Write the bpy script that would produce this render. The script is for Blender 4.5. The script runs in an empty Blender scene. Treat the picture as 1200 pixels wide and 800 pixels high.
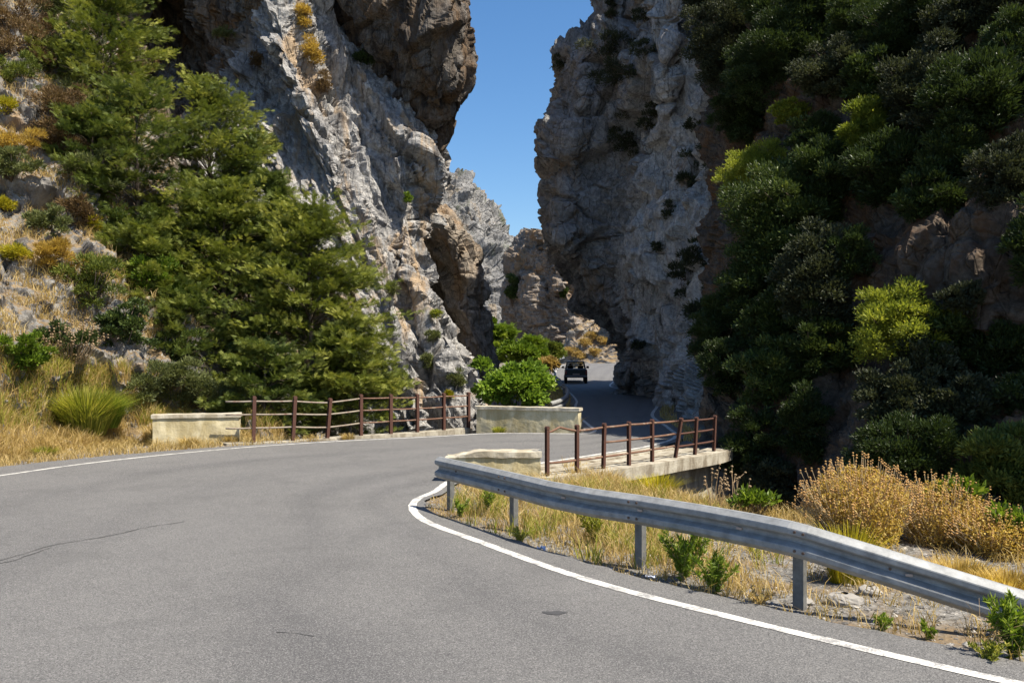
import bpy, math, random
import numpy as np
from mathutils import Vector, Matrix
R = math.radians
scene = bpy.context.scene
COL = scene.collection
F = 1000.0; CX = 600.0; HZ = 415.0; CAMZ = 2.23        # lens of the photograph: 1200 px wide, horizon row 415

def W(px, py, Y):
    return ((px-CX)/F*Y, Y, CAMZ-(py-HZ)/F*Y)
def G(px, py, z=0.0):                                   # point of the level ground seen at a pixel
    Y = (CAMZ-z)*F/(py-HZ)
    return ((px-CX)/F*Y, Y)

# ------------------------------------------------------------------ noise
_rs = np.random.RandomState(7)
PERM = _rs.permutation(1024).astype(np.int32)
GR = _rs.randn(1024, 3).astype(np.float32); GR /= np.linalg.norm(GR, axis=1, keepdims=True)
RV = _rs.rand(1024, 8).astype(np.float32)
def _h(x, y, z):
    return PERM[(PERM[(PERM[x & 1023]+y) & 1023]+z) & 1023]
def perlin(p):
    p = np.asarray(p, np.float32); i = np.floor(p).astype(np.int32); f = p-i
    u = f*f*f*(f*(f*6-15)+10); out = np.zeros(len(p), np.float32)
    for a in (0, 1):
        for b in (0, 1):
            for c in (0, 1):
                g = GR[_h(i[:, 0]+a, i[:, 1]+b, i[:, 2]+c)]
                d = ((f-np.array([a, b, c], np.float32))*g).sum(1)
                w = (u[:, 0] if a else 1-u[:, 0])*(u[:, 1] if b else 1-u[:, 1])*(u[:, 2] if c else 1-u[:, 2])
                out += w*d
    return out*1.5
def fbm(p, o=4, ridge=False):
    s = 0; a = 1.0; t = 0
    for k in range(o):
        n = perlin(p*(2.03**k)+k*17.3)
        if ridge: n = 1-2*np.abs(n)
        s = s+a*n; t += a; a *= .5
    return s/t
def facet(p, slope=.7):
    p = np.asarray(p, np.float32); i = np.floor(p).astype(np.int32)
    b1 = np.full(len(p), 9e9, np.float32); b2 = b1.copy(); val = np.zeros(len(p), np.float32)
    for a in (-1, 0, 1):
        for b in (-1, 0, 1):
            for c in (-1, 0, 1):
                h = _h(i[:, 0]+a, i[:, 1]+b, i[:, 2]+c)
                cc = i+np.array([a, b, c])+RV[h, :3]
                q = p-cc; d = (q*q).sum(1)
                v = (q*(RV[h, 3:6]-.5)).sum(1)*2*slope+(RV[h, 6]-.5)
                m = d < b1
                b2 = np.where(m, b1, np.minimum(b2, d)); val = np.where(m, v, val); b1 = np.where(m, d, b1)
    e = np.sqrt(b2)-np.sqrt(b1)
    return val, e
def smooth(x, a, b):
    t = np.clip((x-a)/(b-a), 0, 1); return t*t*(3-2*t)

# ------------------------------------------------------------------ objects
def link(o, parent=None):
    COL.objects.link(o)
    if parent: o.parent = parent
    return o
def mesh_np(name, V, Fc, mats, parent=None, n=4, smooth_=False, tint=None, mi=None, origin=None):
    V = np.asarray(V, np.float32); Fc = np.asarray(Fc, np.int32)
    if origin is not None: V = V-np.asarray(origin, np.float32)
    me = bpy.data.meshes.new(name); n = Fc.shape[1]
    me.vertices.add(len(V)); me.vertices.foreach_set('co', V.ravel())
    me.loops.add(Fc.size); me.loops.foreach_set('vertex_index', Fc.ravel())
    me.polygons.add(len(Fc)); me.polygons.foreach_set('loop_start', np.arange(0, Fc.size, n, dtype=np.int32))
    try: me.polygons.foreach_set('loop_total', np.full(len(Fc), n, np.int32))
    except Exception: pass
    for m in (mats if isinstance(mats, (list, tuple)) else [mats]): me.materials.append(m)
    if mi is not None: me.polygons.foreach_set('material_index', np.asarray(mi, np.int32))
    me.polygons.foreach_set('use_smooth', np.full(len(Fc), smooth_, bool))
    if tint is not None:
        at = me.attributes.new('tint', 'FLOAT', 'POINT'); at.data.foreach_set('value', np.asarray(tint, np.float32))
    me.update(calc_edges=True); me.validate()
    o = bpy.data.objects.new(name, me); link(o, parent)
    return o
def tag(o, label=None, cat=None, group=None, kind=None):
    if label: o['label'] = label
    if cat: o['category'] = cat
    if group: o['group'] = group
    if kind: o['kind'] = kind
    return o
def empty(name, loc, rz=0):
    o = bpy.data.objects.new(name, None); o.location = loc; o.rotation_euler = (0, 0, rz); o.empty_display_size = .2
    return link(o)
class MB:
    """collects shapes and links them as one mesh object"""
    def __init__(s): s.v = []; s.f = []
    def add(s, vs, fs):
        b = len(s.v); s.v += [tuple(x) for x in vs]; s.f += [tuple(b+i for i in f) for f in fs]; return s
    def box(s, x0, x1, y0, y1, z0, z1, M=None, bev=0):
        if bev:
            pts = []
            for z, k in ((z0, bev), (z0+bev, 0), (z1-bev, 0), (z1, bev)):
                pts += [(x0+bev, y0+k, z), (x1-bev, y0+k, z), (x1-k, y0+bev, z), (x1-k, y1-bev, z), (x1-bev, y1-k, z), (x0+bev, y1-k, z), (x0+k, y1-bev, z), (x0+k, y0+bev, z)]
            fs = [tuple(range(7, -1, -1)), tuple(range(24, 32))]
            for r in range(3):
                for k in range(8): fs.append((r*8+k, r*8+(k+1) % 8, (r+1)*8+(k+1) % 8, (r+1)*8+k))
        else:
            pts = [(x0, y0, z0), (x1, y0, z0), (x1, y1, z0), (x0, y1, z0), (x0, y0, z1), (x1, y0, z1), (x1, y1, z1), (x0, y1, z1)]
            fs = [(3, 2, 1, 0), (4, 5, 6, 7), (0, 1, 5, 4), (1, 2, 6, 5), (2, 3, 7, 6), (3, 0, 4, 7)]
        if M: pts = [tuple(M @ Vector(p)) for p in pts]
        return s.add(pts, fs)
    def tube(s, path, r, n=8, cap=True):
        path = [Vector(p) for p in path]; rr = r if isinstance(r, (list, tuple)) else [r]*len(path)
        b = []; vs = []
        for i, p in enumerate(path):
            t = (path[min(i+1, len(path)-1)]-path[max(i-1, 0)]).normalized()
            a = t.cross(Vector((0, 0, 1)) if abs(t.z) < .9 else Vector((1, 0, 0))).normalized(); c = t.cross(a)
            for k in range(n):
                q = 2*math.pi*k/n; vs.append(p+(a*math.cos(q)+c*math.sin(q))*rr[i])
        fs = []
        for i in range(len(path)-1):
            for k in range(n): fs.append((i*n+k, i*n+(k+1) % n, (i+1)*n+(k+1) % n, (i+1)*n+k))
        if cap: fs += [tuple(range(n-1, -1, -1)), tuple(range((len(path)-1)*n, len(path)*n))]
        return s.add(vs, fs)
    def build(s, name, mat, parent=None, sm=False, origin=None):
        me = bpy.data.meshes.new(name)
        v = s.v if origin is None else [(a-origin[0], b-origin[1], c-origin[2]) for a, b, c in s.v]
        me.from_pydata(v, [], s.f); me.materials.append(mat)
        if sm: me.polygons.foreach_set('use_smooth', [True]*len(me.polygons))
        me.update(); o = bpy.data.objects.new(name, me); return link(o, parent)

# ------------------------------------------------------------------ materials
def new_mat(name):
    m = bpy.data.materials.new(name); m.use_nodes = True; nt = m.node_tree
    for n in list(nt.nodes): nt.nodes.remove(n)
    out = nt.nodes.new('ShaderNodeOutputMaterial'); bs = nt.nodes.new('ShaderNodeBsdfPrincipled')
    nt.links.new(bs.outputs[0], out.inputs[0]); return m, nt, bs, out
def N(nt, t, **kw):
    n = nt.nodes.new(t)
    for k, v in kw.items():
        if k in n.inputs: n.inputs[k].default_value = v
        else: setattr(n, k, v)
    return n
def coords(nt, scale=(1, 1, 1), rot=(0, 0, 0)):
    tc = N(nt, 'ShaderNodeTexCoord'); mp = N(nt, 'ShaderNodeMapping')
    mp.inputs['Scale'].default_value = scale; mp.inputs['Rotation'].default_value = rot
    nt.links.new(tc.outputs['Object'], mp.inputs['Vector']); return mp.outputs['Vector']
def noise(nt, vec, scale, detail=6, rough=.6, dist=0):
    n = N(nt, 'ShaderNodeTexNoise'); n.inputs['Scale'].default_value = scale; n.inputs['Detail'].default_value = detail
    n.inputs['Roughness'].default_value = rough; n.inputs['Distortion'].default_value = dist
    nt.links.new(vec, n.inputs['Vector']); return n.outputs['Fac']
def ramp(nt, fac, stops):
    r = N(nt, 'ShaderNodeValToRGB'); e = r.color_ramp.elements
    while len(e) < len(stops): e.new(.5)
    for k, (p, c) in enumerate(stops):
        e[k].position = p; e[k].color = (c, c, c, 1) if not isinstance(c, tuple) else (*c, 1)
    nt.links.new(fac, r.inputs['Fac']); return r.outputs['Color']
def mix(nt, fac, a, b, mode='MIX'):
    m = N(nt, 'ShaderNodeMix'); m.data_type = 'RGBA'; m.blend_type = mode
    for i, v in ((0, fac), (6, a), (7, b)):
        if isinstance(v, (int, float)): m.inputs[i].default_value = v
        elif isinstance(v, tuple): m.inputs[i].default_value = (*v, 1)
        else: nt.links.new(v, m.inputs[i])
    return m.outputs[2]
def bump(nt, bs, h, strength=.5, dist=.05, prev=None):
    b = N(nt, 'ShaderNodeBump'); b.inputs['Strength'].default_value = strength; b.inputs['Distance'].default_value = dist
    nt.links.new(h, b.inputs['Height'])
    if prev is not None: nt.links.new(prev, b.inputs['Normal'])
    nt.links.new(b.outputs[0], bs.inputs['Normal']); return b.outputs[0]

def rock_mat(name, light, mid, ochre, dark, s=1.0, streak=(1, 1, .25), rot=(0, 0, 0), och=(.52, .66), drk=(.58, .7), bmp=.7):
    m, nt, bs, out = new_mat(name)
    v = coords(nt); vs = coords(nt, streak, rot)
    c = mix(nt, ramp(nt, noise(nt, v, .9*s, 10, .72), [(.36, 0.0), (.58, 1.0)]), mid, light)
    c = mix(nt, ramp(nt, noise(nt, v, 5.*s, 8, .75, .6), [(.42, 0.0), (.6, .75)]), c, tuple(x*.55 for x in mid))
    c = mix(nt, ramp(nt, noise(nt, vs, .55*s, 8, .68, .8), [(och[0], 0.0), (och[1], .9)]), c, ochre)
    c = mix(nt, ramp(nt, noise(nt, vs, 1.1*s, 9, .7, .5), [(drk[0], 0.0), (drk[1], .85)]), c, dark)
    vo = N(nt, 'ShaderNodeTexVoronoi'); vo.feature = 'DISTANCE_TO_EDGE'; vo.inputs['Scale'].default_value = 1.6*s
    wv = mix(nt, .25, vs, N(nt, 'ShaderNodeTexNoise').outputs['Color'])
    nt.links.new(vs, vo.inputs['Vector'])
    crack = ramp(nt, vo.outputs['Distance'], [(0.0, 0.0), (.05, 1.0)])
    nt.links.new(c, bs.inputs['Base Color']); bs.inputs['Roughness'].default_value = .92
    bs.inputs['Specular IOR Level'].default_value = .15
    h1 = noise(nt, v, 6*s, 12, .78, .4); h2 = noise(nt, vs, 3*s, 10, .75, 1.0)
    b1 = bump(nt, bs, h1, bmp, .18/s)
    b2 = bump(nt, bs, h2, bmp, .30/s, b1)
    bump(nt, bs, crack, .8, .10/s, b2)
    return m

def leaf_mat(name, c0, c1, c2=None, trans=.3, rough=.55):
    m, nt, bs, out = new_mat(name)
    a = N(nt, 'ShaderNodeAttribute'); a.attribute_name = 'tint'
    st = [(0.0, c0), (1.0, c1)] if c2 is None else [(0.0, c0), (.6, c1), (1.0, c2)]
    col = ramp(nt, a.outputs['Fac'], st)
    nt.links.new(col, bs.inputs['Base Color']); bs.inputs['Roughness'].default_value = rough
    bs.inputs['Specular IOR Level'].default_value = .25
    tr = N(nt, 'ShaderNodeBsdfTranslucent'); nt.links.new(mix(nt, .6, col, (1.0, 1.0, .35), 'MULTIPLY'), tr.inputs['Color'])
    mx = N(nt, 'ShaderNodeMixShader'); mx.inputs[0].default_value = trans
    nt.links.new(bs.outputs[0], mx.inputs[1]); nt.links.new(tr.outputs[0], mx.inputs[2]); nt.links.new(mx.outputs[0], out.inputs[0])
    return m
def plain(name, col, rough=.6, metal=0.0, var=.15, sc=8, bmp=.15, spec=.4):
    m, nt, bs, out = new_mat(name); v = coords(nt)
    f = noise(nt, v, sc, 8, .7)
    c = mix(nt, ramp(nt, f, [(.3, 0.0), (.7, 1.0)]), tuple(x*(1-var) for x in col), tuple(min(1, x*(1+var)) for x in col))
    nt.links.new(c, bs.inputs['Base Color']); bs.inputs['Roughness'].default_value = rough; bs.inputs['Metallic'].default_value = metal
    bs.inputs['Specular IOR Level'].default_value = spec
    if bmp: bump(nt, bs, f, bmp, .01)
    return m

M = {}
M['rock_left'] = rock_mat('pale limestone', (.60, .58, .55), (.27, .265, .265), (.44, .32, .20), (.085, .075, .07), 1.0, (1.5, 1, .30), (0, R(-25), 0), (.52, .64), (.555, .66))
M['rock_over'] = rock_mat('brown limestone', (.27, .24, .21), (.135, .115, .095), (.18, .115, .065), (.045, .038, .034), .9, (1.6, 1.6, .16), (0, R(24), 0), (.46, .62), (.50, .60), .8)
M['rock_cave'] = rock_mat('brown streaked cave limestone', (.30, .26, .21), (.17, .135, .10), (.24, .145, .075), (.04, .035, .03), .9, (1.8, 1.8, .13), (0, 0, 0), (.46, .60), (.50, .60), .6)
M['rock_pillar'] = rock_mat('grey brown limestone', (.46, .40, .33), (.32, .27, .22), (.36, .24, .14), (.13, .11, .09), .8, (1.3, 1.3, .4), (0, 0, 0), (.48, .64), (.56, .68))
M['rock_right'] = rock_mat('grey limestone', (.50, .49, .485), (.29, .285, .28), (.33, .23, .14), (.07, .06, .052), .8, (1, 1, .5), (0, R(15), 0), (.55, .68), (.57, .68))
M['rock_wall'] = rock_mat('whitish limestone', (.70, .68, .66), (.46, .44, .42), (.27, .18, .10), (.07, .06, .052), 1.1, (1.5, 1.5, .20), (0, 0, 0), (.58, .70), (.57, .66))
M['rock_slope'] = rock_mat('brown earthy rock', (.20, .16, .125), (.11, .085, .065), (.17, .09, .045), (.04, .033, .028), 1.2, (1, 1, .6), (0, 0, 0), (.46, .62), (.55, .68))
M['rock_far'] = rock_mat('far grey limestone', (.40, .39, .375), (.23, .225, .22), (.34, .26, .17), (.10, .12, .06), .2, (1, 1, .4), (0, R(-15), 0), (.56, .7), (.56, .68), .8)
M['rock_mid'] = rock_mat('orange grey limestone', (.38, .33, .28), (.26, .215, .18), (.36, .24, .14), (.13, .11, .09), .4, (1, 1, .5), (0, 0, 0), (.48, .62), (.58, .7), .8)

def hillside_mat(name='dry hillside', rockcol=((.30, .285, .26), (.13, .12, .112))):
    m, nt, bs, out = new_mat(name); v = coords(nt)
    rk = mix(nt, ramp(nt, noise(nt, v, 1.6, 10, .72), [(.38, 0.0), (.6, 1.0)]), rockcol[1], rockcol[0])
    rk = mix(nt, ramp(nt, noise(nt, v, .8, 8, .7, .6), [(.54, 0.0), (.68, .8)]), rk, (.30, .20, .11))
    so = mix(nt, ramp(nt, noise(nt, v, 3.0, 10, .7), [(.35, 0.0), (.65, 1.0)]), (.13, .09, .05), (.27, .20, .115))
    g = N(nt, 'ShaderNodeNewGeometry'); sp = N(nt, 'ShaderNodeSeparateXYZ'); nt.links.new(g.outputs['True Normal'], sp.inputs[0])
    ad = N(nt, 'ShaderNodeMath'); ad.operation = 'ADD'; nt.links.new(sp.outputs[2], ad.inputs[0])
    nn = N(nt, 'ShaderNodeMath'); nn.operation = 'MULTIPLY'; nn.inputs[1].default_value = .5; nt.links.new(noise(nt, v, 1.2, 6, .65), nn.inputs[0])
    nt.links.new(nn.outputs[0], ad.inputs[1])
    c = mix(nt, ramp(nt, ad.outputs[0], [(.72, 0.0), (.92, 1.0)]), rk, so)
    nt.links.new(c, bs.inputs['Base Color']); bs.inputs['Roughness'].default_value = .95; bs.inputs['Specular IOR Level'].default_value = .1
    b = bump(nt, bs, noise(nt, v, 7, 12, .78), .7, .10); bump(nt, bs, noise(nt, v, 35, 8, .7), .5, .02, b)
    return m
M['hill'] = hillside_mat()

def ground_mat():
    m, nt, bs, out = new_mat('gravel and dry soil'); v = coords(nt)
    vo = N(nt, 'ShaderNodeTexVoronoi'); vo.inputs['Scale'].default_value = 22; nt.links.new(v, vo.inputs['Vector'])
    st = mix(nt, ramp(nt, vo.outputs['Color'], [(.2, 0.0), (.9, 1.0)]), (.09, .086, .08), (.23, .22, .205))
    so = mix(nt, noise(nt, v, 9, 8, .7), (.12, .085, .05), (.22, .165, .105))
    c = mix(nt, ramp(nt, noise(nt, v, 1.1, 8, .65), [(.46, 0.0), (.60, 1.0)]), st, so)
    nt.links.new(c, bs.inputs['Base Color']); bs.inputs['Roughness'].default_value = .95; bs.inputs['Specular IOR Level'].default_value = .1
    b = bump(nt, bs, vo.outputs['Distance'], .6, .02); bump(nt, bs, noise(nt, v, 40, 6, .7), .5, .015, b)
    return m
M['ground'] = ground_mat()

def asphalt_mat():
    m, nt, bs, out = new_mat('worn asphalt'); v = coords(nt)
    uv = N(nt, 'ShaderNodeUVMap'); uv.uv_map = 'UVMap'
    base = mix(nt, ramp(nt, noise(nt, v, .35, 4, .55), [(.3, 0.0), (.7, 1.0)]), (.100, .098, .097), (.130, .127, .125))
    base = mix(nt, ramp(nt, noise(nt, v, 3.5, 6, .6), [(.4, 0.0), (.7, .35)]), base, (.155, .15, .145))
    # stretched wear along the driving direction: across = u, along = v
    mp = N(nt, 'ShaderNodeMapping'); mp.inputs['Scale'].default_value = (9, .25, 1); nt.links.new(uv.outputs[0], mp.inputs['Vector'])
    w = noise(nt, mp.outputs[0], 1.0, 5, .6, .3)
    base = mix(nt, ramp(nt, w, [(.50, 0.0), (.70, .40)]), base, (.09, .088, .09))
    sx = N(nt, 'ShaderNodeSeparateXYZ'); nt.links.new(uv.outputs[0], sx.inputs[0])
    au = N(nt, 'ShaderNodeMath'); au.operation = 'MULTIPLY_ADD'; au.inputs[1].default_value = .09; nt.links.new(noise(nt, v, .5, 3, .5), au.inputs[0]); nt.links.new(sx.outputs[0], au.inputs[2])
    band = ramp(nt, au.outputs[0], [(.30, 0.0), (.36, 1.0), (.42, 0.0), (.50, 0.0), (.56, .8), (.62, 0.0), (.72, 0.0), (.78, 1.0), (.84, 0.0), (.87, 0.0), (.91, .8), (.95, 0.0)])
    bm = mix(nt, 1.0, band, ramp(nt, w, [(.36, .25), (.62, .75)]), 'MULTIPLY')
    base = mix(nt, bm, base, (.066, .065, .068))
    mp2 = N(nt, 'ShaderNodeMapping'); mp2.inputs['Scale'].default_value = (60, .9, 1); nt.links.new(uv.outputs[0], mp2.inputs['Vector'])
    base = mix(nt, ramp(nt, noise(nt, mp2.outputs[0], 1.0, 3, .6, .1), [(.66, 0.0), (.76, .55)]), base, (.05, .05, .052))
    sp = noise(nt, v, 85, 3, .9)
    base = mix(nt, ramp(nt, sp, [(.52, 0.0), (.68, .6)]), base, (.35, .345, .34))
    vg = N(nt, 'ShaderNodeTexVoronoi'); vg.inputs['Scale'].default_value = 105; nt.links.new(v, vg.inputs['Vector'])
    sg = N(nt, 'ShaderNodeSeparateColor'); nt.links.new(vg.outputs['Color'], sg.inputs[0])
    base = mix(nt, ramp(nt, sg.outputs[0], [(.55, 0.0), (.95, .42)]), base, (.33, .32, .31))
    base = mix(nt, ramp(nt, sg.outputs[1], [(.60, 0.0), (.98, .65)]), base, (.035, .035, .037))
    base = mix(nt, ramp(nt, noise(nt, v, .9, 6, .7, .4), [(.52, 0.0), (.68, .30)]), base, (.07, .069, .07))
    sp2 = noise(nt, v, 75, 4, .85)
    base = mix(nt, ramp(nt, sp2, [(.36, .85), (.47, 0.0)]), base, (.035, .034, .036))
    nt.links.new(base, bs.inputs['Base Color']); bs.inputs['Roughness'].default_value = .82
    bs.inputs['Specular IOR Level'].default_value = .35
    b = bump(nt, bs, sp, .8, .010); bump(nt, bs, noise(nt, v, 1.2, 4, .5), .25, .03, b)
    return m
M['asphalt'] = asphalt_mat()

def paint_mat():
    m, nt, bs, out = new_mat('worn white road paint'); v = coords(nt)
    f = noise(nt, v, 45, 6, .75); g = noise(nt, v, 5, 5, .6)
    ml = N(nt, 'ShaderNodeMath'); ml.operation = 'ADD'; nt.links.new(f, ml.inputs[0]); nt.links.new(g, ml.inputs[1])
    c = mix(nt, ramp(nt, ml.outputs[0], [(.88, 1.0), (1.04, 0.0)]), (.54, .525, .49), (.24, .235, .23))
    nt.links.new(c, bs.inputs['Base Color']); bs.inputs['Roughness'].default_value = .7; bump(nt, bs, f, .2, .004); return m
M['paint'] = paint_mat()

def concrete_mat(name, c1, c2, c3, sc=2.0):
    m, nt, bs, out = new_mat(name); v = coords(nt); vs = coords(nt, (1, 1, .35))
    c = mix(nt, ramp(nt, noise(nt, v, sc*1.5, 8, .7), [(.35, 0.0), (.65, 1.0)]), c1, c2)
    c = mix(nt, ramp(nt, noise(nt, vs, sc*1.2, 8, .7, .5), [(.44, 0.0), (.60, .9)]), c, c3)
    c = mix(nt, ramp(nt, noise(nt, v, 30, 6, .7), [(.55, 0.0), (.75, .4)]), c, (.06, .055, .05))
    nt.links.new(c, bs.inputs['Base Color']); bs.inputs['Roughness'].default_value = .9; bs.inputs['Specular IOR Level'].default_value = .2
    b = bump(nt, bs, noise(nt, v, 25, 8, .75), .5, .012); bump(nt, bs, noise(nt, v, 4, 6, .6), .5, .04, b); return m
M['concrete'] = concrete_mat('weathered yellow concrete', (.46, .40, .25), (.56, .50, .34), (.34, .28, .15))
M['coping'] = concrete_mat('pale concrete coping', (.42, .38, .30), (.52, .48, .39), (.28, .24, .17))
M['deck'] = concrete_mat('bridge concrete', (.30, .27, .21), (.44, .41, .34), (.17, .14, .10))
def rust_mat(name, a, b, grey, lo=.45, hi=.6):
    m, nt, bs, out = new_mat(name); v = coords(nt)
    c = mix(nt, noise(nt, v, 14, 8, .7), a, b)
    c = mix(nt, ramp(nt, noise(nt, v, 5, 8, .75), [(lo, 0.0), (hi, .85)]), c, grey)
    nt.links.new(c, bs.inputs['Base Color']); bs.inputs['Roughness'].default_value = .8; bump(nt, bs, noise(nt, v, 60, 6, .7), .5, .004); return m
M['rust'] = rust_mat('rusty steel post', (.042, .016, .010), (.095, .036, .022), (.17, .13, .10), .64, .76)
M['rust_rail'] = rust_mat('rusty pipe rail', (.10, .045, .026), (.17, .09, .055), (.27, .22, .17), .52, .66)
M['pale_rail'] = rust_mat('weathered pipe rail', (.18, .14, .10), (.32, .28, .23), (.13, .06, .035), .50, .64)
M['galv'] = plain('galvanised steel', (.26, .265, .265), .66, .3, .32, 7, .25)
M['galv_post'] = plain('dull galvanised post', (.15, .15, .145), .6, .3, .35, 9, .15)
M['car_paint'] = plain('dark grey car paint', (.028, .031, .036), .35, .3, .1, 4, 0)
M['rubber'] = plain('black rubber', (.015, .015, .016), .85)
M['chrome'] = plain('dull bumper metal', (.10, .10, .11), .35, .8)
M['tail'] = plain('red tail light plastic', (.30, .012, .01), .3, 0, .05, 4, 0)
M['plate'] = plain('number plate', (.42, .33, .28), .5, 0, .05, 4, 0)
M['bark'] = plain('grey brown bark', (.12, .09, .065), .9, 0, .4, 12, .6)
M['twig'] = plain('dry brown stems', (.26, .18, .10), .9, 0, .3, 12, .2)
M['reflector'] = plain('orange reflector', (.65, .25, .03), .4, 0, .1, 5, 0)
M['paper'] = plain('crumpled bluish paper', (.42, .46, .58), .6, 0, .1, 20, .3)
M['tar'] = plain('dark tar sealing', (.055, .054, .055), .6, 0, .2, 10, .2)
gm, nt, bs, out = new_mat('car window glass'); bs.inputs['Base Color'].default_value = (.8, .85, .86, 1); bs.inputs['Roughness'].default_value = .03
bs.inputs['Transmission Weight'].default_value = 1.0; bs.inputs['IOR'].default_value = 1.02; M['glass'] = gm
M['cypress'] = leaf_mat('cypress needles', (.060, .084, .016), (.185, .215, .036), (.38, .38, .085), .32)
M['cypress_d'] = leaf_mat('dark cypress needles', (.040, .066, .016), (.125, .16, .032), (.25, .27, .06), .3)
M['olive'] = leaf_mat('grey green leaves', (.08, .095, .035), (.17, .19, .065), (.28, .28, .12), .3)
M['ever'] = leaf_mat('leathery evergreen leaves', (.030, .047, .014), (.072, .104, .028), (.23, .27, .065), .3, .42)
M['olive_d'] = leaf_mat('dull grey green leaves', (.035, .042, .022), (.085, .095, .045), (.20, .20, .10), .25, .6)
M['ever_lit'] = leaf_mat('sunlit yellow green leaves', (.13, .165, .025), (.34, .37, .05), (.60, .56, .10), .45, .45)  # yellow green leaves, colour raised to paint sunlight onto the lit bushes
M['fig'] = leaf_mat('bright green leaves', (.09, .15, .018), (.22, .33, .04), (.42, .50, .10), .42, .4)
M['young'] = leaf_mat('fresh green leaves', (.07, .12, .014), (.18, .26, .025), (.34, .40, .07), .45, .45)
M['drygrass'] = leaf_mat('dry grass', (.30, .20, .07), (.52, .38, .15), (.68, .54, .28), .45, .7)
M['greengrass'] = leaf_mat('green grass', (.12, .15, .02), (.29, .31, .04), (.52, .45, .10), .45, .6)
M['yellowbush'] = leaf_mat('yellow flowering broom', (.20, .20, .015), (.48, .40, .02), (.65, .52, .03), .4, .6)
M['drybush'] = leaf_mat('dried golden bush', (.30, .19, .04), (.56, .39, .09), (.74, .58, .22), .5, .7)
M['brownbush'] = leaf_mat('dry brown bush', (.09, .055, .025), (.20, .13, .06), (.34, .25, .13), .25, .8)

# ------------------------------------------------------------------ rock sheets from control grids
def crm(n, m_pos):
    A = np.zeros((len(m_pos), n))
    for r, t in enumerate(m_pos):
        i = min(int(t), n-2); f = t-i
        w = [-.5*f+f*f-.5*f**3, 1-2.5*f*f+1.5*f**3, .5*f+2*f*f-1.5*f**3, -.5*f*f+.5*f**3]
        for k, ww in zip((i-1, i, i+1, i+2), w): A[r, min(max(k, 0), n-1)] += ww
    return A
def positions(C, n, axis):
    d = np.linalg.norm(np.diff(C, axis=axis), axis=2)
    dep = np.maximum(C[..., 1], 5); dep = (dep[:-1]+dep[1:])/2 if axis == 0 else (dep[:, :-1]+dep[:, 1:])/2
    L = (d/dep).mean(axis=1 if axis == 0 else 0); cum = np.concatenate([[0], np.cumsum(L)])
    return np.interp(np.linspace(0, cum[-1], n), cum, np.arange(len(cum)))
PATCH = {}
def patch(name, ctrl, nr, nc, mat, amps, s=1.0, aniso=(1, 1, 1), shear=0.0, seed=0, sm=False, bias=0.0):
    C = np.array(ctrl, float)
    A = crm(C.shape[0], positions(C, nr, 0)); B = crm(C.shape[1], positions(C, nc, 1))
    P = np.einsum('ri,ijk,cj->rck', A, C, B)
    du = np.gradient(P, axis=1); dv = np.gradient(P, axis=0); n = np.cross(dv, du)
    n /= np.maximum(np.linalg.norm(n, axis=2, keepdims=True), 1e-9)
    if n[nr//2, nc//2, 1] > 0: n = -n; flip = True
    else: flip = False
    p = P.reshape(-1, 3).astype(np.float32); nn = n.reshape(-1, 3)
    q = p.copy(); q[:, 0] = q[:, 0]+shear*q[:, 2]; q = q*np.array(aniso, np.float32)/s+seed*3.7
    wq = q+.35*np.stack([fbm(q*.8+9, 3), fbm(q*.8+31, 3), fbm(q*.8+57, 3)], 1)
    a0, a1, a2, a3, a4 = amps
    d = a0*fbm(q/5.0, 3)*1.6
    f1, e1 = facet(wq/2.6, .6); d = d+a1*f1*smooth(e1, -.02, .09)-a1*.30*np.exp(-e1/.06)
    f2, e2 = facet(wq/.95+5, .75); d = d+a2*f2*smooth(e2, -.02, .09)-a2*.28*np.exp(-e2/.08)
    if a3:
        f3, e3 = facet(wq/.36+11, .8); d = d+a3*.8*f3*smooth(e3, -.02, .10)
    d = d+a4*fbm(q*2.6, 4, True)
    d = d*s-bias
    V = p+nn*d[:, None]
    i = np.arange(nr*nc).reshape(nr, nc)
    Fc = np.stack([i[:-1, :-1], i[1:, :-1], i[1:, 1:], i[:-1, 1:]], -1).reshape(-1, 4)
    if flip: Fc = Fc[:, ::-1]
    o = mesh_np(name, V, Fc, M[mat] if isinstance(mat, str) else mat, smooth_=sm)
    PATCH.setdefault(name, []).append((V, nn)); o['kind'] = 'structure'
    return o, V, nn
def row(py, items): return [W(px, py, Y) for px, Y in items]

# --- left cliff
LP = [-90, 0, 50, 100, 150, 200, 250, 300, 350, 400, 440, 480, 540]
c4x = [300, 315, 328, 342, 360, 385, 405, 425, 440, 452, 462, 472, 480]
c5x = [385, 388, 392, 405, 425, 440, 455, 465, 473, 485, 495, 505, 515]
c6x = [460, 460, 458, 465, 478, 484, 480, 478, 484, 505, 520, 532, 545]
c7x = [526, 530, 528, 524, 520, 521, 501, 494, 496, 524, 545, 560, 575]
c4y = [36.0, 35.0, 34.4, 33.8, 33.2, 32.8, 32.6, 32.2, 31.8, 31.2, 30.6, 30.0, 29.6]
c5y = [38.5, 38.0, 37.5, 36.6, 35.8, 35.4, 35.0, 34.2, 33.4, 32.4, 31.6, 30.8, 30.2]
c6y = [38, 37.8, 37.6, 37.0, 36.4, 35.6, 35.0, 34.0, 33.2, 32.4, 31.8, 31.2, 30.6]
c7y = [38.5, 38.3, 38.3, 38.3, 38.2, 38.0, 37.0, 35.6, 34.6, 33.8, 33.0, 32.2, 31.6]
rec = [41, 42.5, 42.5, 41, 37, 35.5, 34.6, 34, 33, 32, 31.5, 31, 30]
ctrl = []
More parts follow.
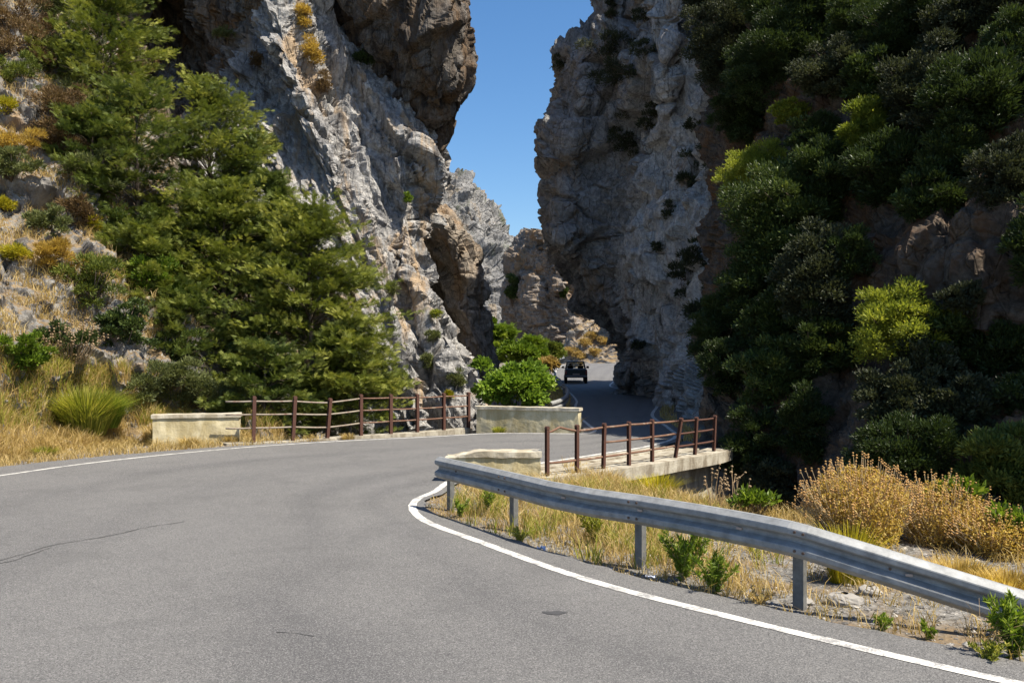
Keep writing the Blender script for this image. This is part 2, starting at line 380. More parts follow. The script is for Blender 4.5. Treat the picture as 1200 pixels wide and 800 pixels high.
for k, py in enumerate(LP):
    b = 36-.012*(py) if py < 200 else 33.6-.012*(py-200)
    ctrl.append(row(py, [(-420, b-1), (-150, b), (60, b+1.0), (140, (rec[k]+b)/2), (175, rec[k]), (235, rec[k]-.3), (275, (rec[k]+c4y[k])/2+.3), (c4x[k], c4y[k]), (c4x[k]*.45+c5x[k]*.55, c5y[k]-1.0),
                         (c5x[k], c5y[k]), (c6x[k], c6y[k]), (c7x[k]*.7+c6x[k]*.3, c7y[k]*.8+c6y[k]*.2), (c7x[k], c7y[k]), (c7x[k]-12, c7y[k]+4), (c7x[k]-60, c7y[k]+12), (c7x[k]-160, c7y[k]+20)]))
ctrl.insert(0, [W(-420+x*75, -400, 44+ (abs(x-7)*.5)) for x in range(16)])
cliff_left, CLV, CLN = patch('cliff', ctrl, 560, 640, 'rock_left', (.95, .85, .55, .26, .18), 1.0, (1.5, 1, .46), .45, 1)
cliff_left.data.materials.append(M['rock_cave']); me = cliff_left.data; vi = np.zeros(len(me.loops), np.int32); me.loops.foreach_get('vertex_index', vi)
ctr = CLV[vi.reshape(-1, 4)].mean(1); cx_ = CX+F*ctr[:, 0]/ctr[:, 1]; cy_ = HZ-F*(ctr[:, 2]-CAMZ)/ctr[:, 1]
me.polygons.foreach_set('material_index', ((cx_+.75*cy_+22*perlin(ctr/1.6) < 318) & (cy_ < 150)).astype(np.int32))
tag(cliff_left, 'tall pale grey limestone cliff with slanting strata behind the conifers', 'cliff')
# --- overhanging block high on the left cliff
oc = []
for py, items in [(-160, [(360, 42), (366, 37), (430, 34.0), (500, 33.5), (534, 34.5), (534, 38), (500, 46)]),
                  (-60, [(366, 41), (374, 36.8), (432, 33.6), (500, 32.8), (537, 34.0), (538, 37.5), (505, 46)]),
                  (0, [(372, 40.5), (380, 36.6), (436, 33.6), (500, 32.6), (539, 33.8), (541, 37.0), (508, 45)]),
                  (45, [(385, 40.2), (394, 36.8), (446, 33.8), (505, 32.6), (543, 33.8), (545, 37.0), (512, 45)]),
                  (88, [(415, 40), (424, 36.8), (470, 34.2), (515, 33.0), (545, 34.0), (548, 37.0), (515, 45)]),
                  (125, [(448, 40), (455, 37.2), (482, 35.2), (512, 34.2), (535, 35.0), (540, 37.5), (510, 45)]),
                  (160, [(472, 40), (477, 37.8), (490, 36.4), (506, 35.8), (520, 36.0), (526, 38), (500, 45)]),
                  (192, [(485, 40), (486, 38.4), (490, 37.6), (494, 37.2), (500, 37.4), (504, 38.5), (492, 45)]),
                  (205, [(488, 41), (489, 40), (490, 39.5), (491, 39.5), (493, 39.6), (494, 41), (490, 45)])]:
    oc.append(row(py, [(x_, y_+(1.7 if y_ < 36.9 else .5)) for x_, y_ in items]))
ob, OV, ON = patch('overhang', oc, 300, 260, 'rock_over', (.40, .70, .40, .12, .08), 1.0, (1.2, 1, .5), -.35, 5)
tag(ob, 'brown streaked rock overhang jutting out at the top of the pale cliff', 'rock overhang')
# --- pillar behind
fc = []
for py, sx in [(150, 470), (215, 500), (245, 512), (262, 535), (277, 546), (305, 561), (340, 564), (361, 556), (373, 566), (424, 577), (441, 562), (480, 570)]:
    low = 3.5 if 315 < py < 400 else 0
    fc.append(row(py, [(sx-170, 58), (sx-110, 52), (sx-75, 48+low), (sx-50, 46.5+low*.8), (sx-24, 45), (sx-6, 45.4), (sx, 47), (sx-8, 52), (sx-60, 60)]))
ob, FV, FN = patch('rock_pillar', fc, 260, 220, 'rock_pillar', (.5, .6, .35, .16, .1), 1.2, (1, 1, .7), .1, 9)
tag(ob, 'shaded brown rock pillar between the pale cliff and the far mountain', 'rock pillar')
# --- far mountain
gc = []
for py, sx, Yt in [(185, 470, 262), (200, 508, 258), (208, 530, 254), (224, 548, 250), (242, 566, 246), (265, 583, 242), (288, 600, 238), (305, 611, 234), (340, 622, 226), (380, 632, 216), (430, 640, 205)]:
    py += 7; gc.append(row(py, [(sx-420, Yt+20), (sx-260, Yt-6), (sx-130, Yt-10), (sx-80, Yt-2), (sx-50, Yt-12), (sx-22, Yt-4), (sx, Yt+6), (sx+2, Yt+50), (sx-60, Yt+130)]))
ob, GV, GN = patch('mountain', gc, 300, 340, 'rock_far', (.5, .8, .6, .3, .2), 5.0, (1.1, 1, .6), .2, 13)
tag(ob, 'far sunlit grey mountain ridge sloping down behind the gorge', 'mountain')
# --- rock in the middle of the gorge
hc = []
for py, L, Rr in [(270, 618, 640), (283, 614, 650), (296, 606, 664), (320, 598, 690), (350, 593, 705), (380, 594, 730), (405, 600, 750), (428, 604, 770)]:
    m = (L+Rr)/2
    hc.append(row(py, [(L+25, 190), (L+2, 153), (L, 142), (L*.75+Rr*.25, 136), (m, 135), (L*.3+Rr*.7, 134), (Rr, 138), (Rr+40, 145), (Rr+160, 180)]))
ob, HV, HN = patch('rock_spur', hc, 220, 220, 'rock_mid', (.6, .8, .5, .22, .15), 2.0, (1, 1, .7), 0, 17)
tag(ob, 'sunlit orange grey rock spur standing beyond the road bend', 'rock')
# --- dry slope beyond the road
ic = []
for py, L, Rr in [(372, 700, 720), (380, 688, 730), (390, 672, 750), (402, 658, 780), (414, 650, 800), (424, 644, 820), (434, 640, 840)]:
    ic.append(row(py, [(L+8, 150), (L, 128), (L*.8+Rr*.2, 124-.15*(py-400)), (L*.5+Rr*.5, 122-.15*(py-400)), (Rr, 122), (Rr+80, 135)]))
ob, IV, IN = patch('dry_slope', ic, 110, 160, 'hill', (.3, .5, .35, .1, .1), 1.6, (1, 1, 1), 0, 21)
tag(ob, 'small sunlit slope of ochre soil and boulders above the far bend', 'slope')

# --- right cliff above the road
RP = [(-55, 700), (0, 697), (25, 690), (40, 672), (62, 651), (80, 650), (110, 655), (150, 645), (200, 635), (250, 631), (285, 634), (320, 650), (350, 670), (375, 690), (408, 708), (440, 705), (458, 712), (490, 718)]
rc = []
for py, sx in RP:
    sx += float(np.interp(py, [0, 285, 320, 350, 375, 408, 440, 490], [9, 9, 17, 22, 26, 27, 22, 18]))
    t = min(max((py-300)/160, 0), 1)                    # foot recess under the bulge
    ys = 47+9*t
    e = 738 if py > 60 else 752                          # edge between the grey part and the whitish wall
    # wall column depths
    if py < 400: w1 = 41.0; w2 = 38.5-.004*(300-py); w3 = 35.5+(.012*(300-py) if py < 300 else -.02*(py-300))
    else: w1 = 41+ (py-400)*.10; w2 = 38-(py-400)*.03; w3 = 33.0-(py-400)*.05
    w4 = 31 + (.018*(300-py)) if py < 300 else 31-.035*(py-300)
    zb = CAMZ-(py-HZ)/F*47
    rc.append([(34, 66, min(zb*.6, 12)), (15, 64, min(zb*.8, 15)), (8.2+.12*max(zb, 0), 59.5, min(zb, 15))]+row(py, [(sx+2, ys+4), (sx, ys), (sx+14, ys-2.6+t*1.5), (sx*.5+e*.5, 44.5+6*t), (e-10, 43.4+4*t), (e+6, w1), (e+40, w2), (800, w3), (838, w4+1.2), (875, w4-1.0), (930, w4-3), (1010, w4-4)]))
rc.insert(0, rc[0][:3]+[(x+1.0, y+9, z+.3) for x, y, z in rc[0][3:]])
cr, RVt, RN = patch('cliff', rc, 600, 420, 'rock_right', (.8, .85, .48, .12, .08), 1.1, (1, 1, .85), -.25, 25)
tag(cr, 'shaded rocky cliff bulging over the far road where the pickup drives', 'cliff')
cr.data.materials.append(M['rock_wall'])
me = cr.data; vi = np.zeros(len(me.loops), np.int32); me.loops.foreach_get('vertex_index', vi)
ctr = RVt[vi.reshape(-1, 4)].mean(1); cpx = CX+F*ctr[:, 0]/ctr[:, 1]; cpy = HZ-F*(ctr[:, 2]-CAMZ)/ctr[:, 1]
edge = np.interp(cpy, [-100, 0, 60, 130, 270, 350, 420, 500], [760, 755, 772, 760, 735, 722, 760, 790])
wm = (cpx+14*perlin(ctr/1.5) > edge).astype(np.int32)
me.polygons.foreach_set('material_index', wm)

# --- right overgrown slope, running on out of frame towards the camera
SP = [660, 600, 550, 500, 450, 400, 350, 300, 250, 200, 150, 100, 50, 0, -50]
cols = {830: [21.5, 21.5, 21.5, 21.8, 23.5, 26, 28, 30, 31, 32, 33, 34, 35, 36, 38, 42],
        880: [19.8, 20, 20.2, 20.8, 21.5, 22.5, 23.5, 24.5, 25.5, 27, 28, 29, 30, 31, 33, 37],
        950: [17.5, 18, 18.4, 19, 19.8, 20.4, 21, 21.8, 22.6, 23.4, 24.2, 25.2, 26.2, 27, 29, 33],
        1030: [15.8, 16.4, 16.8, 17.4, 18.4, 19.2, 19.2, 19.2, 20.2, 21.2, 22, 22.8, 23.6, 24.4, 26, 30],
        1110: [14.6, 15.2, 15.8, 16.4, 17.4, 18.2, 17.8, 17.6, 18.6, 19.4, 20.2, 20.8, 21.6, 22.2, 24, 27],
        1200: [13.6, 14.2, 14.8, 15.4, 16.2, 17.0, 16.8, 16.6, 17.4, 18, 18.6, 19.2, 19.8, 20.4, 22, 25]}
sc_ = []
for k, py in enumerate(SP):
    r_ = [W(px, py, cols[px][k]) for px in (830, 880, 950, 1030, 1110, 1200)]
    z = r_[-1][2]; h = max(z, -1)
    h = min(z, 8.5); yy = r_[-1][1]; r_ += [(13.0+h*.1, yy*.9+1.7, min(z, 6.5)), (13.8+h*.12, 13.2+h*.10, h), (14.4+h*.12, 10.4+h*.08, h), (20, 9, h), (30, 7, h)]
    sc_.append(r_)
top = [(x+2.5, y+9, z+.8) for x, y, z in sc_[-1]]
sc_.append(top)
so, SV, SN = patch('overgrown_slope', sc_, 420, 520, 'rock_slope', (.7, .5, .35, .15, .12), 1.0, (1, 1, .8), 0, 33)
tag(so, 'shaded brown rock slope overgrown with evergreen shrubs beside the bridge', 'slope')

# --- left hillside above the verge
hs = []
HPY = [570, 530, 512, 490, 460, 430, 400, 360, 310, 260, 200, 140, 80, 0, -80, -180]
hcol = {-420: [9, 10.5, 12.8, 14, 14.5, 16, 17, 18, 20, 22, 24, 26, 28, 30, 33, 37],
        -200: [12, 13.5, 15.4, 16.4, 17, 18, 19, 20, 21.5, 23, 25, 27, 29, 31, 34, 38],
        -60: [15, 16.4, 17.9, 18.8, 18.8, 19.6, 20.4, 21.2, 22.4, 24, 25.4, 27, 29, 31.4, 34, 38],
        30: [16.2, 17.6, 19.6, 20.2, 20.6, 20.6, 21.4, 22.2, 23.2, 24.6, 25.8, 27.6, 29.6, 32, 34.5, 38.5],
        100: [17, 18.6, 20.5, 21.2, 21.8, 22.2, 22.8, 23.6, 24.8, 26.2, 27.6, 30, 33, 36.6, 40, 45],
        180: [18.2, 20.2, 22.9, 23.2, 23.5, 23.6, 24.4, 25.4, 27.2, 30, 33, 37, 42, 45, 47, 49],
        250: [19.8, 22.2, 23.9, 24.4, 25.2, 26.2, 27.2, 29.4, 33, 38, 43, 44.2, 45.2, 46.4, 48, 51],
        330: [22.5, 25, 26.5, 27.8, 29, 30.4, 31.6, 35, 39, 43.4, 46.4, 47.4, 48.4, 49.5, 50.5, 53]}
HPX = (-420, -200, -60, 30, 100, 180, 250, 330); FY = [12.05, 14.2, 16.6, 18.5, 20.2, 22.1, 22.7, 24.0]
for k in (0, 1): hs.append([((px-CX)/F*(y-.3*(1-k)), y-.3*(1-k), -.9 if k == 0 else -.12) for px, y in zip(HPX, FY)])
for k, py in list(enumerate(HPY))[2:]: hs.append([W(px, py, hcol[px][k]) for px in (-420, -200, -60, 30, 100, 180, 250, 330)])
ho, HSV, HSN = patch('hillside', hs, 420, 420, 'hill', (.35, .60, .42, .18, .10), .9, (1, 1, 1.1), .2, 41)
tag(ho, 'steep hillside of grey rock and dry soil rising beside the road', 'hillside')

# ------------------------------------------------------------------ road geometry
pairs = [((30, -9), (30, .2)), ((14, -9), (14, .4)), ((4, -9), (8, 2.6)), ((-5, -6), (5.2, 4.5)), ((-10, 0), (3.4, 5.8)), ((-11.8, 7), (1.52, 7.58)), ((-10.6, 12.5), (.6, 8.64)),
         ((-9.4, 15.7), (-.35, 10.1)), ((-8.7, 17.4), (-1.1, 11.3)), ((-7.6, 19.06), (-1.42, 12.25)), ((-6.2, 20.6), (-1.46, 13.1)), ((-4.4, 21.9), (-1.25, 13.9)), ((-2.3, 23), (-1.05, 15.2)),
         ((-.6, 24), (-.5, 16.3)), ((1.0, 24.0), (.6, 17.5)), ((2.05, 24.0), (1.9, 19.0)), ((2.42, 25), (3.3, 20.7)), ((2.42, 27), (4.4, 23.0)), ((2.4, 29.7), (4.75, 26)), ((2.5, 33), (5.1, 31)),
         ((2.75, 37), (6.3, 37)), ((3.1, 41), (7.25, 43)), ((3.35, 49.5), (7.3, 52)), ((3.3, 60), (6.9, 60)), ((3.8, 74), (9.2, 74)), ((5.2, 95), (12.5, 90)), ((8.5, 113), (16, 100)), ((20, 125), (22, 115)), ((45, 130), (45, 120))]
def cr_line(pts, per=24):
    C = np.array(pts, float); t = np.linspace(0, len(C)-1, (len(C)-1)*per+1)
    return crm(len(C), t) @ C
LL = cr_line([p[0] for p in pairs]); RL = cr_line([p[1] for p in pairs])
def zr(y): y = np.asarray(y, float); return np.clip((y-66), 0, None)*.031*np.clip(1-(y-66)/140, .4, 1)
def nrm(P):
    t = np.gradient(P, axis=0); t /= np.maximum(np.linalg.norm(t, axis=1, keepdims=True), 1e-6); return np.stack([-t[:, 1], t[:, 0]], 1)
nL = nrm(LL); nR = nrm(RL)
yL = LL[:, 1]; yR = RL[:, 1]
oL = np.interp(np.arange(len(LL))/24, [0, 6, 7, 8, 9, 10, 11, 13, 15, 17, 28], [1.2, 1.2, 1.2, 1.0, .75, .45, .3, .22, .25, .3, .35])
oR = np.interp(np.arange(len(RL))/24, [0, 4, 6, 8, 9, 10, 12, 14, 17, 28], [.55, .5, .48, .34, .2, .15, .2, .25, .25, .3])
EL = LL+nL*oL[:, None]; ER = RL-nR*oR[:, None]
nrow = len(EL); ncol = 41
u = np.linspace(0, 1, ncol)
PX = EL[:, None, :]*(1-u)[None, :, None]+ER[:, None, :]*u[None, :, None]
jit = perlin(np.stack([PX[:, 0, 0]*2.2, PX[:, 0, 1]*2.2, np.zeros(nrow)], 1))*.07
PX[:, 0, :] += nL*jit[:, None]*1.4
jit = perlin(np.stack([PX[:, -1, 0]*3.2, PX[:, -1, 1]*3.2, np.ones(nrow)], 1))*.06
PX[:, -1, :] -= nR*jit[:, None]
Z = zr(PX[..., 1]); V = np.concatenate([PX, Z[..., None]], 2).reshape(-1, 3)
i = np.arange(nrow*ncol).reshape(nrow, ncol); Fc = np.stack([i[:-1, :-1], i[:-1, 1:], i[1:, 1:], i[1:, :-1]], -1).reshape(-1, 4)
road = mesh_np('road', V, Fc[:, ::-1], M['asphalt'], smooth_=True)
uvl = road.data.uv_layers.new(name='UVMap')
mid = (LL+RL)/2; al = np.concatenate([[0], np.cumsum(np.linalg.norm(np.diff(mid, axis=0), axis=1))])
UV = np.stack([np.tile(u, (nrow, 1)), np.tile(al[:, None], (1, ncol))], -1).reshape(-1, 2)
vi = np.zeros(len(road.data.loops), np.int32); road.data.loops.foreach_get('vertex_index', vi)
uvl.data.foreach_set('uv', UV[vi].astype(np.float32).ravel())
tag(road, 'grey asphalt road curving through the gorge', 'road', kind='structure')
def ribbon(name, P, hw, mat, z=.005, a=0, b=None):
    P = P[a:b]; n = nrm(P); A = P+n*hw; B = P-n*hw
    jx = perlin(np.stack([P[:, 0]*6, P[:, 1]*6, np.zeros(len(P))], 1))*.010
    A = A+n*jx[:, None]; B = B-n*jx[:, None]
    V = np.concatenate([np.column_stack([A, zr(A[:, 1])+z]), np.column_stack([B, zr(B[:, 1])+z])]); k = len(P)
    Fc = [(j, j+1, k+j+1, k+j) for j in range(k-1)]
    return mesh_np(name, V, np.array(Fc)[:, ::-1], mat)
tag(ribbon('edge_line', LL, .055, M['paint']), kind='structure')
tag(ribbon('edge_line', RL, .06, M['paint']), kind='structure')
def inpoly(x, y, P):
    r = np.zeros(x.shape, bool); x1, y1 = P[:, 0], P[:, 1]; x2, y2 = np.roll(x1, -1), np.roll(y1, -1)
    for a, b, c, d in zip(x1, y1, x2, y2):
        if b == d: continue
        r ^= ((b > y) != (d > y)) & (x < (c-a)*(y-b)/(d-b)+a)
    return r
POLY = np.concatenate([EL[::6], ER[::-1][::6]])
EDG = np.concatenate([EL[::5], ER[::5]])
def roaddist(x, y):
    x = np.asarray(x, float).ravel(); y = np.asarray(y, float).ravel(); d = np.full(x.shape, 1e9)
    for c in range(0, len(EDG), 40):
        e = EDG[c:c+40]; d = np.minimum(d, ((x[:, None]-e[None, :, 0])**2+(y[:, None]-e[None, :, 1])**2).min(1))
    d = np.sqrt(d); d[inpoly(x, y, POLY)] *= -1
    return d
def segdist(x, y, P):
    d = np.full(x.shape, 1e9)
    for (ax, ay), (bx, by) in zip(P[:-1], P[1:]):
        t = np.clip(((x-ax)*(bx-ax)+(y-ay)*(by-ay))/((bx-ax)**2+(by-ay)**2), 0, 1)
        d = np.minimum(d, np.hypot(x-ax-t*(bx-ax), y-ay-t*(by-ay)))
    return d
GA = [(14, 12.5), (9.5, 13.0), (7, 14.3), (5.0, 16.0), (4.6, 17.5)]
GB = [(-12, 28.5), (-7, 26.5), (-4, 27.5), (-1, 29), (.6, 31)]
def ground_z(x, y):
    x = np.asarray(x, float).ravel(); y = np.asarray(y, float).ravel()
    rd = roaddist(x, y); base = zr(y)-.035
    out = np.clip(rd, 0, None)
    p = np.stack([x, y, np.zeros_like(x)], 1)
    z = base-.015*smooth(out, 0, .4)+smooth(out, .1, .8)*(.07*fbm(p*.8, 4)+.02*perlin(p*4))
    z = z-smooth(out, 1.2, 6)*.15
    g = 2.8*(1-smooth(segdist(x, y, GA), .6, 3.4))*smooth(out, .25, 1.0)
    g2 = 3.2*(1-smooth(segdist(x, y, GB), .8, 4.5))*smooth(out, .3, 1.4)
    z = z-g-g2
    z = np.where(rd < 0, base-.02*np.clip(-rd*4, 0, 1)-.004, z)
    return z
def axis(lo, a, b, hi, st, k=18):
    return np.concatenate([a-np.geomspace(.4, a-lo, k)[::-1], np.arange(a, b, st), b+np.geomspace(.4, hi-b, k+8)])
gx = axis(-900, -14, 14, 900, .13); gy = np.concatenate([-8-np.geomspace(.5, 60, 10)[::-1], np.arange(-8, 2, .6), np.arange(2, 36, .13), 36+np.cumsum(np.full(60, .8)), 84+np.geomspace(1, 1500, 40)])
XX, YY = np.meshgrid(gx, gy); zz = ground_z(XX, YY)
V = np.stack([XX.ravel(), YY.ravel(), zz], 1); nr, nc = XX.shape; i = np.arange(nr*nc).reshape(nr, nc)
Fc = np.stack([i[:-1, :-1], i[:-1, 1:], i[1:, 1:], i[1:, :-1]], -1).reshape(-1, 4)
gr = mesh_np('ground', V, Fc, M['ground'], smooth_=True); tag(gr, 'gravel and dry soil ground beside the road', 'ground', kind='structure')

# road cracks and a stain, thin sheets of tar
def strip3(name, pix, hw, mat, label, cat):
    P = np.array([G(*p) for p in pix]); P = cr_line(P, 10)
    P += np.stack([perlin(np.column_stack([P*3, np.zeros(len(P))])), perlin(np.column_stack([P*3+9, np.zeros(len(P))]))], 1)*.05
    o = ribbon(name, P, hw, mat, .004); tag(o, kind='structure'); return o
strip3('road_crack', [(-30, 664), (20, 651), (70, 637), (120, 629), (170, 618), (215, 611)], .008, M['tar'], '', '')
strip3('road_crack', [(-20, 663), (10, 658), (40, 648), (60, 642)], .007, M['tar'], '', '')
strip3('road_crack', [(325, 740), (345, 741), (366, 744)], .006, M['tar'], '', '')
ang = np.linspace(0, 2*math.pi, 26)[:-1]; cx_, cy_ = G(650, 718)
vv = [(cx_, cy_, .004)]+[(cx_+.10*math.cos(a)*(1+.2*math.sin(3*a)), cy_+.055*math.sin(a)*(1+.2*math.cos(5*a)), .004) for a in ang]
mb = MB().add(vv, [(0, k+1, (k+1) % 25+1) for k in range(25)]); tag(mb.build('road_stain', M['tar']), kind='structure')

# ------------------------------------------------------------------ bridge, parapets, railings, guardrails
posts = [(.62, 15.05), (1.18, 15.5), (1.71, 16.0), (2.26, 16.5), (2.80, 17.05), (3.36, 17.7), (3.90, 18.25), (4.46, 18.9)]
ptop = [.93, .92, .91, .90, .90, .88, .86, .85]
dz0, dz1 = -.16, .03
br = empty('bridge', (2.6, 16.8, 0)); tag(br, 'low concrete road bridge with a pale walkway over the dark gully', 'bridge')
edge_out = [(x+.16, y-.16) for x, y in posts]; edge_out = [(.35, 14.75)]+edge_out+[(5.0, 19.35)]
inner = []
for x, y in edge_out:
    d = np.hypot(ER[:, 0]-x, ER[:, 1]-y); k = int(d.argmin()); inner.append((ER[k, 0]-nR[k, 0]*-.06, ER[k, 1]-nR[k, 1]*-.06))
def slab(mb, A, B, z0, z1):
    n = len(A); vs = [(x, y, z0) for x, y in A]+[(x, y, z0) for x, y in B]+[(x, y, z1) for x, y in A]+[(x, y, z1) for x, y in B]
    fs = []
    for k in range(n-1):
        fs += [(2*n+k, 2*n+k+1, 3*n+k+1, 3*n+k), (k+1, k, n+k, n+k+1), (k, k+1, 2*n+k+1, 2*n+k), (n+k+1, n+k, 3*n+k, 3*n+k+1)]
    fs += [(0, 2*n, 3*n, n), (n-1, 2*n-1, 4*n-1, 3*n-1)]
    return mb.add(vs, fs)
def lerp2(A, B, t): return [(a[0]*(1-t)+b[0]*t, a[1]*(1-t)+b[1]*t) for a, b in zip(A, B)]
o3 = (2.6, 16.8, 0)
slab(MB(), edge_out, lerp2(edge_out, inner, 1.0), dz0, .018).build('deck', M['deck'], br, origin=o3)
slab(MB(), lerp2(edge_out, inner, .0), lerp2(edge_out, inner, .28), .020, .085).build('kerb', M['deck'], br, origin=o3)
slab(MB(), lerp2(edge_out, inner, .40), lerp2(edge_out, inner, .55), .020, .050).build('walkway_strip', M['deck'], br, origin=o3)
slab(MB(), lerp2(edge_out, inner, .68), lerp2(edge_out, inner, .84), .020, .045).build('walkway_strip', M['deck'], br, origin=o3)
mb = MB(); ab = [(x-.25, y+.35) for x, y in edge_out[6:]]; slab(mb, ab, [(x-.3, y+.3) for x, y in ab], -3.2, dz0-.005); mb.build('abutment', M['deck'], br, origin=o3)

def railing(name, label, posts, tops, rails, base, postw, gr=None, tilt=None, rm=None):
    o = empty(name, (posts[0][0], posts[0][1], base)); tag(o, label, 'railing'); og = (posts[0][0], posts[0][1], base)
    n = len(posts)
    for k, (x, y) in enumerate(posts):
        a = posts[min(k+1, n-1)]; b = posts[max(k-1, 0)]; an = math.atan2(a[1]-b[1], a[0]-b[0])
        tx, ty = (tilt or {}).get(k, (0, 0)); w = postw/2; h = tops[k]-base+.12
        Mx = Matrix.Translation((x, y, base-.12)) @ Matrix.Shear('XY', 4, (tx, ty)) @ Matrix.Rotation(an, 4, 'Z')
        mb = MB(); th = .007                                       # steel I section with a rounded cap
        mb.box(-w, w, -w, -w+th*1.6, 0, h, Mx); mb.box(-w, w, w-th*1.6, w, 0, h, Mx); mb.box(-th, th, -w+th*1.6+.001, w-th*1.6-.001, 0, h-.002, Mx)
        mb.tube([Mx @ Vector((0, -w-.004, h)), Mx @ Vector((0, w+.004, h))], w*1.12, 10)
        mb.build('post', M['rust'], o, origin=og)
    for pts, m_ in rails:
        mb = MB(); pp = []
        for j in range(len(pts)-1):
            a = Vector(pts[j]); b = Vector(pts[j+1]); pp += [a, (a*2+b)/3+Vector((0, 0, -.006)), (a+b*2)/3+Vector((0, 0, -.007))]
        pp.append(Vector(pts[-1])); mb.tube(pp, .021, 8); mb.build('rail', M[m_], o, True, og)
    return o
Bp = posts
def hi(P, z, a=0, b=None, off=None): return [(P[k][0], P[k][1], z[k] if isinstance(z, (list, tuple)) else z) for k in range(len(P))][a:b]
topr = hi(Bp, [.84, .84, .86, .87, .86, .84, .82, .81])
midx = (Bp[0][0]*.6+Bp[1][0]*.4, Bp[0][1]*.6+Bp[1][1]*.4, .93)
railing('bridge_railing', 'rusty brown pipe railing with leaning posts along the bridge deck', Bp, ptop,
        [([topr[0], midx]+topr[1:6], 'rust_rail'), (topr[5:], 'rust'), (hi(Bp, .58, 2, 6), 'rust_rail'), (hi(Bp, .57, 5, 8), 'rust'), (hi(Bp, [.31, .31, .31, .32, .33, .33, .32, .32], 0, 6), 'rust_rail'), (hi(Bp, .31, 5, 8), 'rust')],
        .03, .062, tilt={5: (.16, .03), 2: (.02, 0), 6: (.05, 0), 7: (.04, 0)})
fpx = [(297, 519), (343, 517), (383, 514), (423, 511), (458, 509), (489, 507), (520, 504.5), (549, 502)]
FPs = [G(a, b) for a, b in fpx]
ftop = [1.14, 1.12, 1.03, 1.10, 1.08, 1.06, 1.06, 1.05]
fr = [1.05, 1.03, .95, 1.03, 1.02, 1.0, 1.0, .99]
ext = (FPs[0][0]-.65, FPs[0][1]-.15)
r1 = [(ext[0], ext[1], 1.05)]+hi(FPs, fr); r2 = [(ext[0], ext[1], .72)]+hi(FPs, [.72, .70, .64, .70, .70, .69, .69, .68]); r3 = [(ext[0], ext[1], .38)]+hi(FPs, [.38, .37, .30, .36, .37, .37, .37, .37])
railing('roadside_railing', 'rusty post and pipe railing in front of the conifers, sagging in the middle', FPs, ftop,
        [(r1[:5], 'pale_rail'), (r1[4:], 'rust_rail'), (r2[:5], 'pale_rail'), (r2[4:], 'rust_rail'), (r3[:5], 'pale_rail'), (r3[4:], 'rust_rail')], 0.0, .085, tilt={2: (.08, 0), 1: (.05, 0), 0: (.02, 0)})
# low concrete kerb under the left railing
kb = [(x+.06, y-.11) for x, y in [ext]+FPs]; kb2 = [(x-.22, y+.20) for x, y in [ext]+FPs]
tag(slab(MB(), kb, kb2, -.6, .018).build('kerb', M['deck']), kind='structure')

def parapet(label, a, b, th, top, base, cope=.09, ov=.035, broken=False, name='parapet'):
    a = Vector((*a, 0)); b = Vector((*b, 0)); L = (b-a).length; an = math.atan2(b.y-a.y, b.x-a.x)
    o = empty(name, tuple(a), an); tag(o, label, 'low wall')
    for nm, args, mt in (('wall', (0, L, 0, th, base, top-cope-.002), 'concrete'), ('coping', (-ov, L+ov, -ov, th+ov, top-cope, top), 'coping')):
        x0, x1, y0, y1, z0, z1 = args
        nx = int((x1-x0)/.05)+2; nz = max(int((z1-z0)/.05)+2, 3); ny = 6
        vs = []; fs = []
        ring = [(y0, z0+(z1-z0)*k/nz) for k in range(nz+1)]+[(y0+(y1-y0)*k/ny, z1) for k in range(1, ny)]+[(y1, z1-(z1-z0)*k/nz) for k in range(nz+1)]
        m = len(ring); rr = random.Random(5)
        for ix in range(nx+1):
            x = x0+(x1-x0)*ix/nx
            for y, z in ring: vs.append((x, y, z))
        vs = np.array(vs, np.float32); off = np.stack([fbm(vs*3+k*11, 3) for k in range(3)], 1)*(.018 if not broken else .03)
        if broken:
            d = vs[:, 0]-x0; chip = (1-smooth(d+.25*fbm(vs*4, 2), .1, .55))*smooth(vs[:, 2], top-.12, top); off[:, 2] -= chip*.09
            off[:, 0] += (1-smooth(d, 0, .15))*fbm(vs*6, 3)*.12
        vs = vs+off
        for ix in range(nx):
            for k in range(m-1): fs.append((ix*m+k, (ix+1)*m+k, (ix+1)*m+k+1, ix*m+k+1))
        vl = [tuple(v) for v in vs]
        fs.append(tuple(range(m-1, -1, -1))); fs.append(tuple(range(nx*m, nx*m+m)))
        fs = [f[::-1] for f in fs]
        MB().add(vl, fs).build(nm, M[mt], o)
    return o
parapet('low yellowish concrete wall with a flat top at the left end of the roadside railing', (-8.95, 21.25), (-6.95, 21.75), .42, .72, -.2)
parapet('low stained concrete wall below the bright green bush at the road bend', (-1.05, 25.2), (1.88, 24.22), .36, .70, -.6)
parapet('broken short concrete wall just behind the end of the near guardrail', (-1.12, 14.95), (.50, 15.0), .38, .52, -.7, .10, .03, True)

